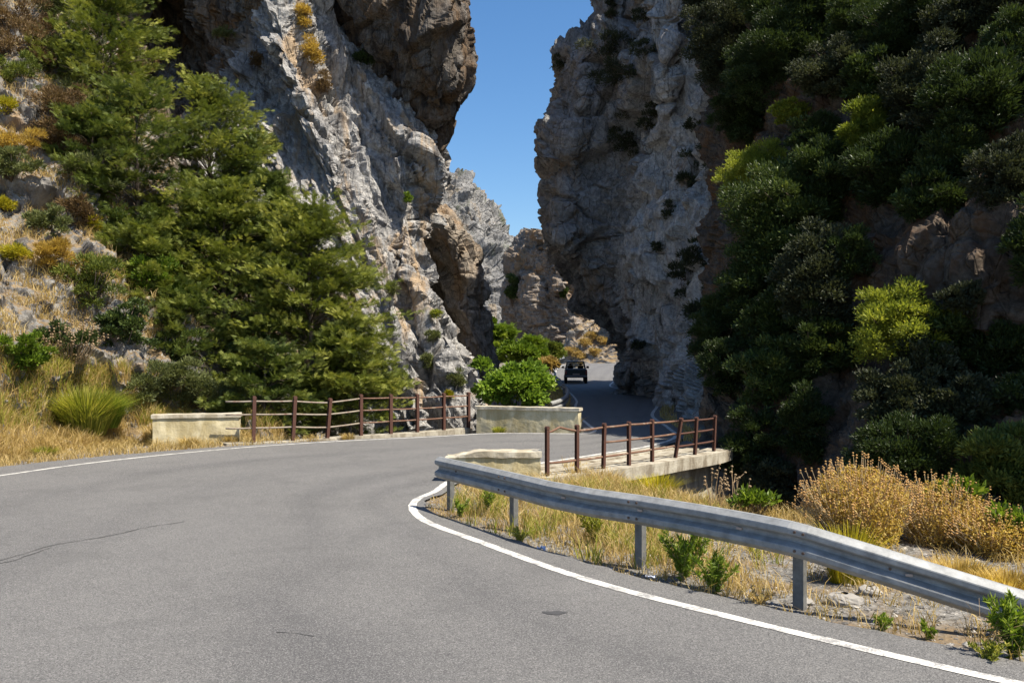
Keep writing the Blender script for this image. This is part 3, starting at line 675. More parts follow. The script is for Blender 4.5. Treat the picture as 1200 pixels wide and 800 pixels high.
def wbeam(name, label, path, postat, h=.31, group=None, bolts=True):
    """path: (x,y,ztop) ; W profile swept along it; posts under it"""
    P = [Vector(p) for p in path]
    o = empty(name, (P[0].x, P[0].y, 0)); tag(o, label, 'guardrail', group); og = (P[0].x, P[0].y, 0)
    C = np.array(path, float); t = np.linspace(0, len(C)-1, (len(C)-1)*6+1); Q = np.stack([np.interp(t, np.arange(len(C)), C[:, k_]) for k_ in range(3)], 1) if len(C) > 12 else crm(len(C), t) @ C
    prof = [(.0, .002), (.022, 0), (.030, -.008), (.078, -.046), (.081, -.056), (.081, -.092), (.078, -.102), (.016, -.136), (.012, -.148), (.012, -.164), (.016, -.176), (.078, -.210), (.081, -.220), (.081, -.256), (.078, -.266), (.030, -.302), (.022, -.310), (0, -.312)]
    s = h/.31; n2 = nrm(Q[:, :2]); vs = []; K = len(prof)
    for side in (0, 1):
        for q, n in zip(Q, n2):
            for a, z in prof:
                a2 = a-side*.005; vs.append((q[0]-n[0]*a2*SGN, q[1]-n[1]*a2*SGN, q[2]+z*s))
    m = len(Q); fs = []
    for side in (0, 1):
        for r in range(m-1):
            for k in range(K-1):
                b = side*m*K; f = (b+r*K+k, b+(r+1)*K+k, b+(r+1)*K+k+1, b+r*K+k+1); fs.append(f if side else f[::-1])
    for r in range(m-1):
        for k in (0, K-1): fs.append((r*K+k, (r+1)*K+k, m*K+(r+1)*K+k, m*K+r*K+k))
    MB().add(vs, fs).build('beam', M['galv'], o, False, og)
    for (x, y, zt, an) in postat:
        Mx = Matrix.Translation((x, y, 0)) @ Matrix.Rotation(an, 4, 'Z'); mb = MB()
        mb.box(-.05, .05, -.03, -.024, -.5, zt, Mx); mb.box(-.05, -.044, -.0235, .04, -.5, zt, Mx); mb.box(.044, .05, -.0235, .04, -.5, zt, Mx)
        mb.build('post', M['galv_post'], o, origin=og)
    return o, Q, n2
SGN = 1
gpath = [(-1.05, 12.36, .75), (-.49, 11.5, .75), (-.02, 10.75, .75), (.46, 9.95, .75), (.90, 9.4, .75), (1.36, 8.97, .75), (1.86, 8.42, .75), (2.22, 7.98, .748), (2.50, 7.62, .742), (2.62, 7.53, .72), (3.20, 7.22, .575), (3.98, 6.84, .375), (4.9, 6.40, .14), (5.6, 6.05, -.04)]
go, GQ, gn2 = wbeam('guardrail', 'dented galvanised guardrail bending down into the gravel in the near corner', gpath,
                    [(-.90, 12.45, .66, -1.0), (.02, 11.0, .66, -1.0), (1.36, 9.05, .66, -.9), (2.58, 7.66, .66, -.75), (3.98, 6.98, .25, -.5)])
for px_, py_, dz in ((660, 577, .0), (870, 617, 0), (757, 600, 0), (1060, 680, 0)):
    k = int(np.argmin(abs((CX+F*GQ[:, 0]/GQ[:, 1])-px_))); q = GQ[k]; n = gn2[k]
    Mx = Matrix.Translation((q[0]-n[0]*.022, q[1]-n[1]*.022, q[2]-.155)) @ Matrix.Rotation(math.atan2(n[1], n[0]), 4, 'Z')
    MB().box(-.014, .014, -.03, .03, -.012, .012, Mx, .004).build('bolt_plate', M['plate'], go, origin=(gpath[0][0], gpath[0][1], 0))
M['bolt'] = plain('rusty bolt', (.12, .08, .06), .6, .5)
for px_ in (532, 588, 600, 742, 754, 934, 946, 1040):
    k = int(np.argmin(abs((CX+F*GQ[:, 0]/GQ[:, 1])-px_))); q = GQ[k]; n = gn2[k]
    for dz_ in ((-.072, -.238) if px_ not in (532, 1040) else (-.155,)):
        a_ = .084 if dz_ != -.155 else .016; p_ = Vector((q[0]-n[0]*a_, q[1]-n[1]*a_, q[2]+dz_))
        MB().tube([p_+Vector((n[0], n[1], 0))*.006, p_-Vector((n[0], n[1], 0))*.008], .013, 8).build('bolt', M['bolt'], go, origin=(gpath[0][0], gpath[0][1], 0))
wbeam('guardrail', 'small curved white guardrail around the verge behind the green bush', [(1.2, 27.2, .72), (1.62, 28.6, .75), (1.98, 31.5, .75), (2.30, 35.5, .75), (2.50, 40, .75), (2.58, 45, .75)],
      [(1.5, 28.4, .6, 0), (1.95, 31.8, .6, 0), (2.28, 36, .6, 0), (2.5, 41, .6, 0)])
wbeam('guardrail', 'distant guardrail along the left edge of the road beside the pickup', [(2.8, 50, .8), (2.95, 58, .8), (3.4, 68, .9), (3.5, 80, 1.15), (3.4, 88, 1.4)],
      [(2.9, 55, .6, 0), (3.2, 64, .7, 0), (3.4, 76, .9, 0)])
wbeam('guardrail', 'farthest pale guardrail where the road turns behind the cliff', [(3.3, 93, 1.55), (4.8, 101, 1.8), (6.6, 108, 2.1)], [(3.6, 95, 1.3, 0), (5.2, 103, 1.6, 0)], .4)

# ------------------------------------------------------------------ pickup truck (rear towards the camera)
tx, ty = G(677, 449.5); tk = empty('pickup_truck', (tx-.12, ty, 0), R(-3)); tag(tk, 'dark pickup truck driving away on the shaded far road', 'pickup truck')
def ring_loft(mb, rings):
    n = len(rings[0]); vs = [p for r in rings for p in r]; fs = [tuple(range(n-1, -1, -1)), tuple(range((len(rings)-1)*n, len(rings)*n))]
    for r in range(len(rings)-1):
        for k in range(n): fs.append((r*n+k, r*n+(k+1) % n, (r+1)*n+(k+1) % n, (r+1)*n+k))
    return mb.add(vs, fs)
def sect(y, hw, z0, z1, c=.08): return [(-hw+c, y, z0), (hw-c, y, z0), (hw, y, z0+c), (hw+.02, y, (z0+z1)/2), (hw, y, z1-c), (hw-c, y, z1), (-hw+c, y, z1), (-hw, y, z1-c), (-hw-.02, y, (z0+z1)/2), (-hw, y, z0+c)]
mb = MB(); ring_loft(mb, [sect(0, .78, .50, 1.08), sect(.06, .84, .45, 1.12), sect(1.55, .84, .42, 1.12), sect(3.6, .84, .42, 1.10), sect(4.7, .80, .45, 1.02), sect(4.95, .70, .5, .9)])
mb.build('body', M['car_paint'], tk)
mb = MB()                                                   # cab frame: roof and pillars
ring_loft(mb, [sect(1.72, .62, 1.60, 1.68, .03), sect(1.85, .66, 1.60, 1.71, .03), sect(2.75, .66, 1.60, 1.71, .03), sect(3.0, .60, 1.58, 1.66, .03)])
for sx in (-1, 1):
    for y0, y1, w in ((1.58, 1.75, .05), (3.45, 2.95, .05), (2.45, 2.45, .04)):
        mb.tube([(sx*.76, y0, 1.08), (sx*.64, y1, 1.64)], w, 6)
mb.build('cab', M['car_paint'], tk)
mb = MB(); mb.add([(-.70, 1.60, 1.12), (.70, 1.60, 1.12), (.60, 1.74, 1.60), (-.60, 1.74, 1.60)], [(0, 1, 2, 3)]); mb.build('rear_window', M['glass'], tk)
mb = MB(); mb.add([(-.72, 3.42, 1.10), (.72, 3.42, 1.10), (.60, 2.98, 1.60), (-.60, 2.98, 1.60)], [(0, 1, 2, 3)]); mb.build('windscreen', M['glass'], tk)
for sx in (-1, 1):
    mb = MB(); mb.box(sx*.40-.22, sx*.40+.22, 2.3, 2.42, .9, 1.35, None, .04); mb.box(sx*.40-.11, sx*.40+.11, 2.3, 2.4, 1.36, 1.5, None, .03); mb.build('seat', M['rubber'], tk)
    mb = MB(); mb.box(sx*.98-.10, sx*.98+.10, 3.0, 3.08, 1.12, 1.30, None, .02); mb.tube([(sx*.80, 3.05, 1.12), (sx*.95, 3.05, 1.18)], .02, 6); mb.build('mirror', M['rubber'], tk)
    MB().box(sx*.77-.06, sx*.77+.06, -.03, .03, .72, .98, None, .012).build('tail_light', M['tail'], tk)
    for y in (.95, 3.95):
        x0 = sx*.76; w = MB(); w.tube([(x0-.11, y, .35), (x0-.10, y, .35), (x0+.10, y, .35), (x0+.11, y, .35)], [.31, .35, .35, .31], 20); wo = w.build('wheel', M['rubber'], tk)
        MB().tube([(x0+sx*.09, y, .35), (x0+sx*.13, y, .35)], .19, 14).build('rim', M['chrome'], wo)
MB().box(-.80, .80, -.16, -.03, .48, .62, None, .03).build('bumper', M['chrome'], tk)
MB().box(-.66, .66, -.028, .0, .66, 1.06, None, .01).build('tailgate', M['car_paint'], tk)
MB().box(-.26, .26, -.045, -.03, .665, .775, None, .006).build('licence_plate', M['plate'], tk)

# ------------------------------------------------------------------ foliage
def unit(a): return a/np.maximum(np.linalg.norm(a, axis=-1, keepdims=True), 1e-6)
def leaf_quads(c, d, nrm_, L, Wd, tint, fold=.25):
    d = unit(d); s = unit(np.cross(d, nrm_)); n = np.cross(s, d)
    L = L[:, None]; Wd = Wd[:, None]
    a = c; b = c+d*L*.45+s*Wd*.5+n*Wd*fold; t = c+d*L; e = c+d*L*.45-s*Wd*.5+n*Wd*fold
    V = np.stack([a, b, t, e], 1).reshape(-1, 3); Fc = np.arange(len(V)).reshape(-1, 4)
    return V, Fc, np.repeat(tint, 4)
def merge(parts):
    vs = []; fs = []; ts = []; k = 0
    for V, Fc, t in parts: vs.append(V); fs.append(Fc+k); ts.append(t); k += len(V)
    return np.concatenate(vs), np.concatenate(fs), np.concatenate(ts)
def shrub_leaves(rs, c, rad, n, L=.09, Wd=.045, lumps=26, lr=.36, up=.5, ball=.9, tb=0.0, tspread=.35):
    c = np.array(c); rad = np.array(rad)
    lc = unit(rs.randn(lumps, 3))*(rs.rand(lumps, 1)**.45)*ball*(1-lr*.6); lc *= rad
    ls = lr*rad.mean()*(.55+.8*rs.rand(lumps)); lt = rs.rand(lumps)*.5
    lc += rs.randn(lumps, 3)*rad*.10; w = ls**2; k = rs.choice(lumps, n, p=w/w.sum()); o = unit(rs.randn(n, 3)); o[:, 2] = np.abs(o[:, 2])*.9-.35*(rs.rand(n) < .35)
    o = unit(o); r = ls[k]*(.55+.5*rs.rand(n)); p = c+lc[k]+o*r[:, None]*np.array([1, 1, .8])+rs.randn(n, 3)*(ls[k]*.16)[:, None]
    out = unit(o+.5*unit(lc[k]/rad)+rs.randn(n, 3)*.55+np.array([0, 0, up]))
    nn = unit(o*.6+rs.randn(n, 3)*.6+np.array([0, 0, .7]))
    sz = .65+.7*rs.rand(n); t = np.clip(tb+lt[k]*.6+rs.randn(n)*.16+tspread*rs.rand(n), 0, 1)
    return leaf_quads(p, out, nn, L*sz, Wd*sz, t), c+lc
def make_shrub(name, label, cat, c, rad, n, mat, seed, group=None, foot=None, **kw):
    rs = np.random.RandomState(seed)
    (V, Fc, t), lc = shrub_leaves(rs, c, rad, n, **kw)
    base = np.array(foot if foot is not None else (c[0], c[1], c[2]-rad[2]))
    o = empty(name, tuple(base)); tag(o, label, cat, group)
    mesh_np('foliage', V, Fc, M[mat], o, tint=t, origin=base)
    mb = MB()
    for q in lc[::2]:
        m = base*.45+q*.55+rs.randn(3)*rad*.1; mb.tube([tuple(base), tuple(m), tuple(q)], [.03*rad.mean() if hasattr(rad, 'mean') else .03, .018, .006], 5)
    mb.build('stem', M['bark'], o, True, tuple(base))
    return o
def sprays(rs, p, d, n_, size, tint, nb=6):
    """flat feather shaped sprays: a spine and nb pairs of side needles tufts"""
    N_ = len(p); d = unit(d); s = unit(np.cross(d, n_)); parts = []; n_ = np.cross(s, d)
    parts.append(leaf_quads(p, d, n_, size, size*.085, tint))
    for k in range(nb):
        f = .12+.72*k/nb
        for sg in (-1, 1):
            b = p+d*(size*f)[:, None]; dd = unit(d*.75+s*sg*.75+n_*(rs.rand(N_, 1)-.35)*.5)
            parts.append(leaf_quads(b, dd, n_, size*(.52-.28*f)*(.8+.4*rs.rand(N_)), size*.065, np.clip(tint+rs.randn(N_)*.06, 0, 1)))
    return merge(parts)
def make_conifer(label, cpx, cpy, wpx, hpx, Y, seed, mat='cypress', npads=150, per=34, size=.21, shape='broad', group=None, rootz=None, lean=0, dens=1.0):
    rs = np.random.RandomState(seed); c = np.array(W(cpx, cpy, Y)); rw = wpx/F*Y/2; rh = hpx/F*Y/2
    base = np.array([c[0]-lean*rh, Y+.2, c[2]-rh*1.02 if rootz is None else rootz])
    o = empty('conifer_tree', tuple(base)); tag(o, label, 'conifer tree', group)
    npads = int(npads*.72); per = int(per*2.7)
    t = rs.rand(npads)**.9                                  # height fraction
    if shape == 'broad': prof = np.interp(t, [0, .15, .4, .7, .9, 1], [.70, 1.0, .95, .66, .32, .05])
    elif shape == 'spire': prof = np.interp(t, [0, .2, 1], [.9, 1.0, .04])
    else: prof = np.interp(t, [0, .3, .7, 1], [.55, 1, .9, .25])
    az = rs.rand(npads)*2*math.pi; rr = (.25+.75*rs.rand(npads)**.55)*prof*rw*(.8+.35*rs.rand(npads))
    zc = c[2]-rh+2*rh*t; ax = c[0]+lean*(t*2-1)*rh
    pc = np.stack([ax+np.cos(az)*rr, Y+np.sin(az)*rr*.85, zc-.10*rr], 1)
    out = np.stack([np.cos(az), np.sin(az), -.12+.25*t], 1)
    pr = (.30+.46*rs.rand(npads))*np.clip(rw/2.4, .6, 1.15); tn = rs.rand(npads)**1.3*.6
    n = npads*per; k = np.repeat(np.arange(npads), per)
    a = rs.rand(n)*2*math.pi; q = np.sqrt(rs.rand(n))
    side = np.stack([-out[:, 1], out[:, 0], np.zeros(npads)], 1)
    lu = np.cos(a)*q*1.6; lv = np.sin(a)*q*(.75-.25*np.cos(a))
    p = pc[k]+out[k]*(lu*pr[k])[:, None]+side[k]*(lv*pr[k])[:, None]
    p[:, 2] += (1-q)*pr[k]*.22+rs.randn(n)*.05+(np.clip(lu, 0, 2)**2*.16*pr[k])
    d = out[k]*.9+side[k]*lv[:, None]*.9+rs.randn(n, 3)*.42; d[:, 2] += .38
    nn = np.tile([0, 0, 1.0], (n, 1))+rs.randn(n, 3)*.55
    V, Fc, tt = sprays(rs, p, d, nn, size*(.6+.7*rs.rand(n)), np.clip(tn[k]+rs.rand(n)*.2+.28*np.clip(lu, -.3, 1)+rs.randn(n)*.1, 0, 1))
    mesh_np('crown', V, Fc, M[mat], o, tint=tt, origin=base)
    mb = MB(); top = np.array([c[0]+lean*rh, Y, c[2]+rh*.92]); tr = max(.05, rw*.055)
    mb.tube([tuple(base), tuple(base*.6+top*.4+rs.randn(3)*.05), tuple(base*.25+top*.75), tuple(top)], [tr, tr*.75, tr*.4, .01], 9)
    for j in range(0, npads, 2):
        f = np.clip((pc[j, 2]-base[2])/(top[2]-base[2])-.06, .05, .95); s0 = base*(1-f)+top*f
        m = (s0+pc[j])/2+np.array([0, 0, .08*rw]); mb.tube([tuple(s0), tuple(m), tuple(pc[j])], [tr*.35*(1-f)+.008, .014, .006], 5)
    mb.build('trunk', M['bark'], o, True, tuple(base))
    return o

# main conifers in front of the left cliff
make_conifer('broad sunlit cypress with layered boughs directly behind the sagging railing', 362, 375, 200, 262, 27.0, 101, npads=330, per=36, rootz=-2.6)
make_conifer('lower cypress boughs spreading right over the railing towards the pale slabs', 410, 432, 112, 118, 25.6, 102, npads=110, per=36, rootz=-2.4)
make_conifer('dense cypress in the middle of the group, left of the broad one', 262, 330, 200, 230, 28.0, 103, npads=260, per=36, rootz=-1.8)
make_conifer('tall yellowish cypress rising against the blue grey rock', 245, 215, 165, 240, 30.0, 104, npads=230, per=34, rootz=-1)
make_conifer('narrow dark green cypress spire in front of the grey buttress', 290, 225, 62, 150, 29.5, 105, 'cypress_d', npads=90, per=32, shape='spire', rootz=0)
make_conifer('small dark cypress tip to the right of the dark spire', 322, 262, 75, 110, 28.6, 106, 'cypress_d', npads=80, per=32, shape='spire', rootz=0)
make_conifer('leafy dark green conifer on the hillside, left of the tall yellowish cypress', 160, 225, 185, 250, 28.4, 107, 'cypress_d', npads=190, per=34, shape='round', rootz=1)
make_conifer('upper cypress with drooping boughs below the cave wall', 120, 95, 150, 180, 31.0, 108, npads=170, per=34, shape='round', rootz=5)
make_conifer('dark conifer boughs over the rocks left of the leafy dark conifer', 108, 185, 90, 120, 27.4, 113, 'cypress_d', npads=100, per=32, shape='round', rootz=4)
make_conifer('low conifer above the bright green leafy bush', 165, 318, 110, 110, 26.2, 114, npads=110, per=34, shape='round', rootz=1.0)
make_conifer('pine branches reaching in from the top edge above the hillside', 130, -5, 130, 120, 32.0, 109, 'cypress_d', npads=90, per=32, shape='round', rootz=9)
make_conifer('shaded cypress behind the low wall and the green weeds', 215, 395, 120, 130, 26.0, 110, 'cypress_d', npads=110, per=34, shape='round', rootz=.2)
make_conifer('low cypress boughs hanging behind the first railing posts', 310, 455, 130, 100, 24.8, 111, 'cypress_d', npads=90, per=36, shape='round', rootz=-1.6)

def surf(Vs, px, py, r=5):
    P = Vs; ok = P[:, 1] > 1; x = CX+F*P[:, 0]/np.where(ok, P[:, 1], 1); y = HZ-F*(P[:, 2]-CAMZ)/np.where(ok, P[:, 1], 1)
    d = np.hypot(x-px, y-py); m = np.where((d < r) & ok)[0]
    if len(m) == 0: m = np.array([d.argmin()])
    return P[m[P[m, 1].argmin()]]
hv = lambda px, py: surf(HSV, px, py, 6)
# hillside shrubs
for k, (lab, cat, px, py, rx, ry, mt, n, nm, kw) in enumerate([
    ('rounded grey green olive shrub high on the left hillside', 'shrub', 78, 85, 52, 50, 'olive', 9000, 'shrub', dict(L=.13, Wd=.035)),
    ('dry brown bush below the grey green olive shrub', 'shrub', 62, 128, 38, 36, 'brownbush', 6000, 'shrub', dict(L=.12, Wd=.03)),
    ('brownish bush in the top corner of the hillside', 'shrub', 25, 20, 42, 32, 'brownbush', 6000, 'shrub', dict(L=.12, Wd=.03)),
    ('dark green shrub in the upper left corner beside the brownish bush', 'shrub', 55, 0, 42, 28, 'olive', 5000, 'shrub', dict(L=.12, Wd=.04)),
    ('green shrub spilling over the rocks at the left picture edge', 'shrub', 8, 85, 30, 26, 'cypress', 4000, 'shrub', dict(L=.12, Wd=.03)),
    ('small round bright yellow green broom near the top left', 'broom bush', 40, 41, 8, 9, 'yellowbush', 900, 'broom_bush', dict(L=.10, Wd=.02)),
    ('yellow broom at the left edge above the outcrop', 'broom bush', 8, 124, 12, 14, 'yellowbush', 1500, 'broom_bush', dict(L=.10, Wd=.02)),
    ('upright yellow broom between the rock and the conifers', 'broom bush', 112, 262, 6, 13, 'yellowbush', 900, 'broom_bush', dict(L=.10, Wd=.02)),
    ('bright yellow broom bush on the dry ledge', 'broom bush', 16, 297, 18, 13, 'yellowbush', 2200, 'broom_bush', dict(L=.10, Wd=.02)),
    ('yellow broom patch at the left edge above the dry ledge', 'broom bush', 5, 240, 14, 9, 'yellowbush', 1400, 'broom_bush', dict(L=.10, Wd=.02)),
    ('dry golden bush on the ledge beside the yellow broom', 'dry bush', 62, 300, 34, 15, 'drybush', 3600, 'dry_bush', dict(L=.13, Wd=.02)),
    ('dry grass clump on the upper ledge of the hillside', 'dry bush', 20, 165, 26, 15, 'drybush', 2600, 'dry_bush', dict(L=.13, Wd=.02)),
    ('bushy green shrub leaning over the rock outcrop', 'shrub', 112, 330, 34, 30, 'cypress', 4200, 'shrub', dict(L=.12, Wd=.03)),
    ('bright green leafy bush in front of the shaded cypress', 'shrub', 190, 345, 30, 44, 'young', 5000, 'shrub', dict(L=.11, Wd=.05)),
    ('dark leafy bush at the foot of the rock outcrop', 'shrub', 150, 385, 34, 28, 'ever', 5000, 'shrub', dict(L=.10, Wd=.05)),
    ('green undergrowth behind the top of the low wall', 'shrub', 225, 462, 62, 22, 'olive', 7000, 'shrub', dict(L=.10, Wd=.03)),
    ('green bush left of the dry twiggy plants', 'shrub', 25, 412, 34, 20, 'young', 4200, 'shrub', dict(L=.09, Wd=.04)),
    ('dry brown thicket below the first rock ledge on the hillside', 'shrub', 70, 165, 30, 20, 'brownbush', 4000, 'shrub', dict(L=.12, Wd=.03)),
    ('olive scrub on the rocks above the bright yellow broom', 'shrub', 60, 262, 26, 18, 'olive', 3500, 'shrub', dict(L=.12, Wd=.03)),
    ('grey green scrub between the rocks at the left edge', 'shrub', 15, 195, 26, 18, 'olive', 3500, 'shrub', dict(L=.12, Wd=.03)),
    ('dark bush right of the bright green bush on the mound', 'shrub', 75, 395, 26, 20, 'ever', 3500, 'shrub', dict(L=.09, Wd=.03)),
    ('shaded bush under the low conifer on the hillside', 'shrub', 205, 405, 34, 26, 'cypress_d', 5000, 'shrub', dict(L=.10, Wd=.03)),
    ('brown and green scrub filling the slope above the first conifers', 'shrub', 150, 70, 34, 30, 'brownbush', 4500, 'shrub', dict(L=.12, Wd=.03)),
    ('second dry brown bush high on the hillside, right of the round olive shrub', 'shrub', 140, 120, 30, 30, 'brownbush', 4000, 'shrub', dict(L=.12, Wd=.03)),
    ('dark green shrub between the two brown bushes', 'shrub', 105, 150, 36, 34, 'cypress_d', 5000, 'shrub', dict(L=.12, Wd=.03)),
    ('olive shrub left of the leafy dark green conifer', 'shrub', 100, 205, 36, 30, 'olive', 5000, 'shrub', dict(L=.12, Wd=.03)),
    ('brown and green scrub at the left edge below the top corner', 'shrub', 30, 60, 36, 30, 'brownbush', 4500, 'shrub', dict(L=.12, Wd=.03)),
    ('dark green scrub right of the upright yellow broom', 'shrub', 140, 270, 32, 34, 'cypress_d', 5000, 'shrub', dict(L=.12, Wd=.03)),
    ('low brown scrub under the leafy dark conifer', 'shrub', 95, 250, 26, 18, 'brownbush', 2600, 'shrub', dict(L=.12, Wd=.03)),
    ('dark green scrub at the very top left', 'shrub', 95, 30, 44, 36, 'cypress_d', 6000, 'shrub', dict(L=.12, Wd=.03)),
    ('sage coloured bush on the mound left of the low wall', 'shrub', 205, 440, 36, 20, 'olive', 4200, 'shrub', dict(L=.09, Wd=.03)),
    ('pale olive bush behind the tall green broom grass', 'shrub', 165, 450, 40, 20, 'olive', 4000, 'shrub', dict(L=.09, Wd=.03)),
]):
    p = hv(px, py); Y = p[1]; c = np.array(W(px, py, Y-.15)); rad = np.array([rx/F*Y, .75*(rx+ry)/2/F*Y, ry/F*Y])
    if rx > 20: kw = dict(kw, ball=1.25, lumps=20, lr=.30); n = int(n*1.15)
    make_shrub(nm, lab, cat, c, rad, n, mt, 300+k, foot=p+np.array([0, 0, -ry/F*Y*.8]), **kw)
# twiggy dry shrub
def twigs(name, label, cat, base, h, w, n, seed, mat='twig', heads=None, leaf=None, r=.006, headr=.018, headm='twig', group=None, lean=(0, 0)):
    rs = np.random.RandomState(seed); o = empty(name, tuple(base)); tag(o, label, cat, group); mb = MB(); hb = MB(); LV = []
    for k in range(n):
        a = rs.rand()*6.28; rr = w*math.sqrt(rs.rand()); hh = h*(.6+.5*rs.rand())*(1-.35*(rr/w)**2); b = np.array([math.cos(a), math.sin(a)*.8, 0])
        p0 = b*rr*.35; p1 = b*rr*.75+np.array([lean[0]*.5, 0, hh*.55]); p2 = b*rr+np.array([lean[0], 0, hh])+rs.randn(3)*.03
        mb.tube([p0, p1, p2], [r, r*.8, r*.5], 3, False)
        if rs.rand() < .7:
            q = p1*.5+p2*.5+np.append(rs.randn(2)*.09, .05+.05*rs.rand()); mb.tube([p1*.7+p2*.3, q], [r*.7, r*.4], 3, False)
        else: q = None
        if heads:
            for e in [p2]+([q] if q is not None else []):
                for j in range(heads):
                    z = e-np.array([0, 0, 1.0])*j*headr*3.2; s_ = headr*(.8+.5*rs.rand())
                    hb.tube([z-np.array([0, 0, s_*.7]), z-np.array([0, 0, s_*.3]), z+np.array([0, 0, s_*.3]), z+np.array([0, 0, s_*.7])], [s_*.4, s_, s_, s_*.4], 6)
    mb.build('stem', M[mat], o)
    if heads: hb.build('seed_heads', M[headm], o)  # dried seed heads, all gathered in one mesh
    if leaf:
        m_, cnt, L, Wd = leaf
        a = rs.rand(cnt)*6.28; rr = w*1.0*np.sqrt(rs.rand(cnt)); hh = h*(.08+.85*rs.rand(cnt)**.8)*(1-.4*(rr/w)**2)
        p = np.stack([np.cos(a)*rr*(.5+.5*hh/h)+lean[0]*hh/h, np.sin(a)*rr*.8, hh], 1); d = rs.randn(cnt, 3)+np.array([0, 0, .9]); nn = rs.randn(cnt, 3)
        sz = .6+.7*rs.rand(cnt); V, Fc, t = leaf_quads(p, d, nn, L*sz, Wd*sz, rs.rand(cnt)); mesh_np('foliage', V, Fc, M[m_], o, tint=t)
    return o
M['seed'] = plain('rusty seed heads', (.40, .23, .08), .9, 0, .3, 20, .2)
M['paletwig'] = plain('pale dry stems', (.44, .34, .20), .9, 0, .3, 12, .1)
p = hv(88, 425); twigs('dry_plant', 'bare twiggy dry plants below the rock outcrop', 'dry plant', p, 1.15, .85, 60, 7, 'twig', 2, ('brownbush', 500, .06, .02), .010, .022)
p = hv(272, 480); twigs('dry_plant', 'pale dry plant behind the left end of the roadside railing', 'dry plant', p, .9, .4, 40, 8, 'paletwig', 1, ('drybush', 500, .07, .025), .010, .022)

# shrubs on the shaded right slope
sv = lambda px, py: surf(SV, px, py, 6)
dark_lab = 'dark green evergreen shrub in the shade of the overgrown slope'; dark_grp = 'dark evergreen shrubs on the shaded slope'
RS_ = [(935, 255, 84, 74, 'ever', 'big grey green bush with pale tips bulging from the middle of the slope', .14),
       (885, 205, 40, 36, 'ever_lit', 'yellow green bush catching the sun on the left shoulder of the slope', 0),
       (925, 132, 26, 15, 'ever_lit', 'small vivid green shrub lit above the big grey green bush', .1),
       (1015, 150, 40, 44, 'ever_lit', 'yellow tipped shrub standing above the big grey green bush', -.25),
       (1048, 385, 58, 46, 'ever_lit', 'bright yellow green bush lit by the sun low on the slope', .0),
       (895, 335, 52, 52, 'ever', 'bush hanging beside the whitish cliff wall, below the big grey green bush', .05),
       (905, 440, 56, 56, 'ever', 'grey green bush overhanging the far end of the bridge', .06),
       (880, 520, 40, 56, 'ever', None, -.1), (965, 335, 46, 60, 'ever', None, 0), (955, 410, 44, 50, 'ever', None, -.1), (945, 500, 36, 60, 'ever', None, -.1),
       (1055, 470, 50, 48, 'ever', None, .05), (1120, 400, 58, 50, 'ever', None, 0), (1185, 420, 52, 58, 'ever', None, 0), (1125, 480, 60, 50, 'ever', None, -.05),
       (1172, 555, 52, 56, 'cypress_d', 'dense dark green bush at the foot of the slope by the picture edge', .2), (1070, 540, 55, 50, 'ever', None, -.1), 
       (855, 45, 55, 75, 'ever', None, -.15), (870, 125, 40, 50, 'ever', None, -.1), (925, 60, 50, 55, 'ever', None, -.1), (985, 85, 46, 40, 'ever', None, -.05), (960, 5, 55, 36, 'ever', None, -.1),
       (1045, 40, 52, 46, 'ever', None, -.1), (1085, 110, 50, 50, 'ever', None, -.05), (1060, 200, 62, 50, 'ever', None, 0), (1120, 190, 60, 54, 'ever', None, -.05),
       (1120, 40, 46, 44, 'ever', None, -.05), (1150, 120, 56, 52, 'ever', None, 0), (1185, 60, 44, 56, 'ever', None, 0), (1180, 210, 54, 50, 'ever', None, 0), 
       (975, 205, 44, 40, 'ever', None, .1), (840, 385, 30, 44, 'ever', None, -.15), (1125, 350, 34, 20, 'ever', None, -.1),
       (905, 15, 44, 44, 'ever', None, -.1), (890, 90, 40, 40, 'ever', None, -.1), (840, -5, 40, 36, 'ever', None, -.1), (1010, 20, 44, 40, 'ever', None, -.05), (1085, 5, 46, 36, 'ever', None, -.1), (1160, 10, 46, 36, 'ever', None, -.1),
       (1025, 95, 42, 36, 'ever', None, 0), (955, 160, 40, 30, 'ever', None, .05), (1120, 150, 44, 36, 'ever', None, 0), (1090, 235, 44, 34, 'ever', None, 0), (1000, 300, 34, 40, 'ever', None, 0),
       (1085, 430, 44, 40, 'ever', None, 0), (915, 380, 40, 36, 'ever', None, 0), (850, 430, 28, 40, 'ever', None, -.15), (910, 570, 50, 40, 'ever', None, -.1), 
       (1230, 290, 50, 60, 'ever', None, 0), (1235, 480, 50, 60, 'ever', None, 0), (1235, 120, 50, 70, 'ever', None, 0)]
for k, (px, py, rx, ry, mt, lab, tb) in enumerate(RS_):
    rx *= 1.12; ry *= 1.12; p = sv(px, py); Y = p[1]-(1.0 if mt == 'ever_lit' else .7 if lab and rx > 80 else .3); tb -= 0 if lab else .12; c = np.array(W(px, py, Y)); rad = np.array([rx/F*Y, .8*(rx+ry)/2/F*Y, ry/F*Y])  # shrubs without their own label: deeper shade put into a darker leaf tint
    rad *= np.array([1, 1, 1])*(1+.18*math.sin(k*1.7)); mt = mt if mt != 'ever' or lab else ('ever', 'ever', 'olive_d')[k % 3]; n = int(5000*rad[0]*rad[2]*3.14*1.1)+400
    make_shrub('shrub', lab or dark_lab, 'shrub', c, rad, n, mt, 500+k, group=None if lab else dark_grp, foot=p+np.array([.1, .4, -.1]), L=.080+.03*(k % 3 == 0), Wd=(.038, .03, .045)[k % 3], lumps=int(34+50*rad[0]), lr=.21, tb=tb-.05+.12*math.sin(k*2.3), tspread=.35)
el = R(57); azx, azy = .87, -.49; hn = math.hypot(azx, azy); SV_ = np.array([azx/hn*math.cos(el), azy/hn*math.cos(el), math.sin(el)])
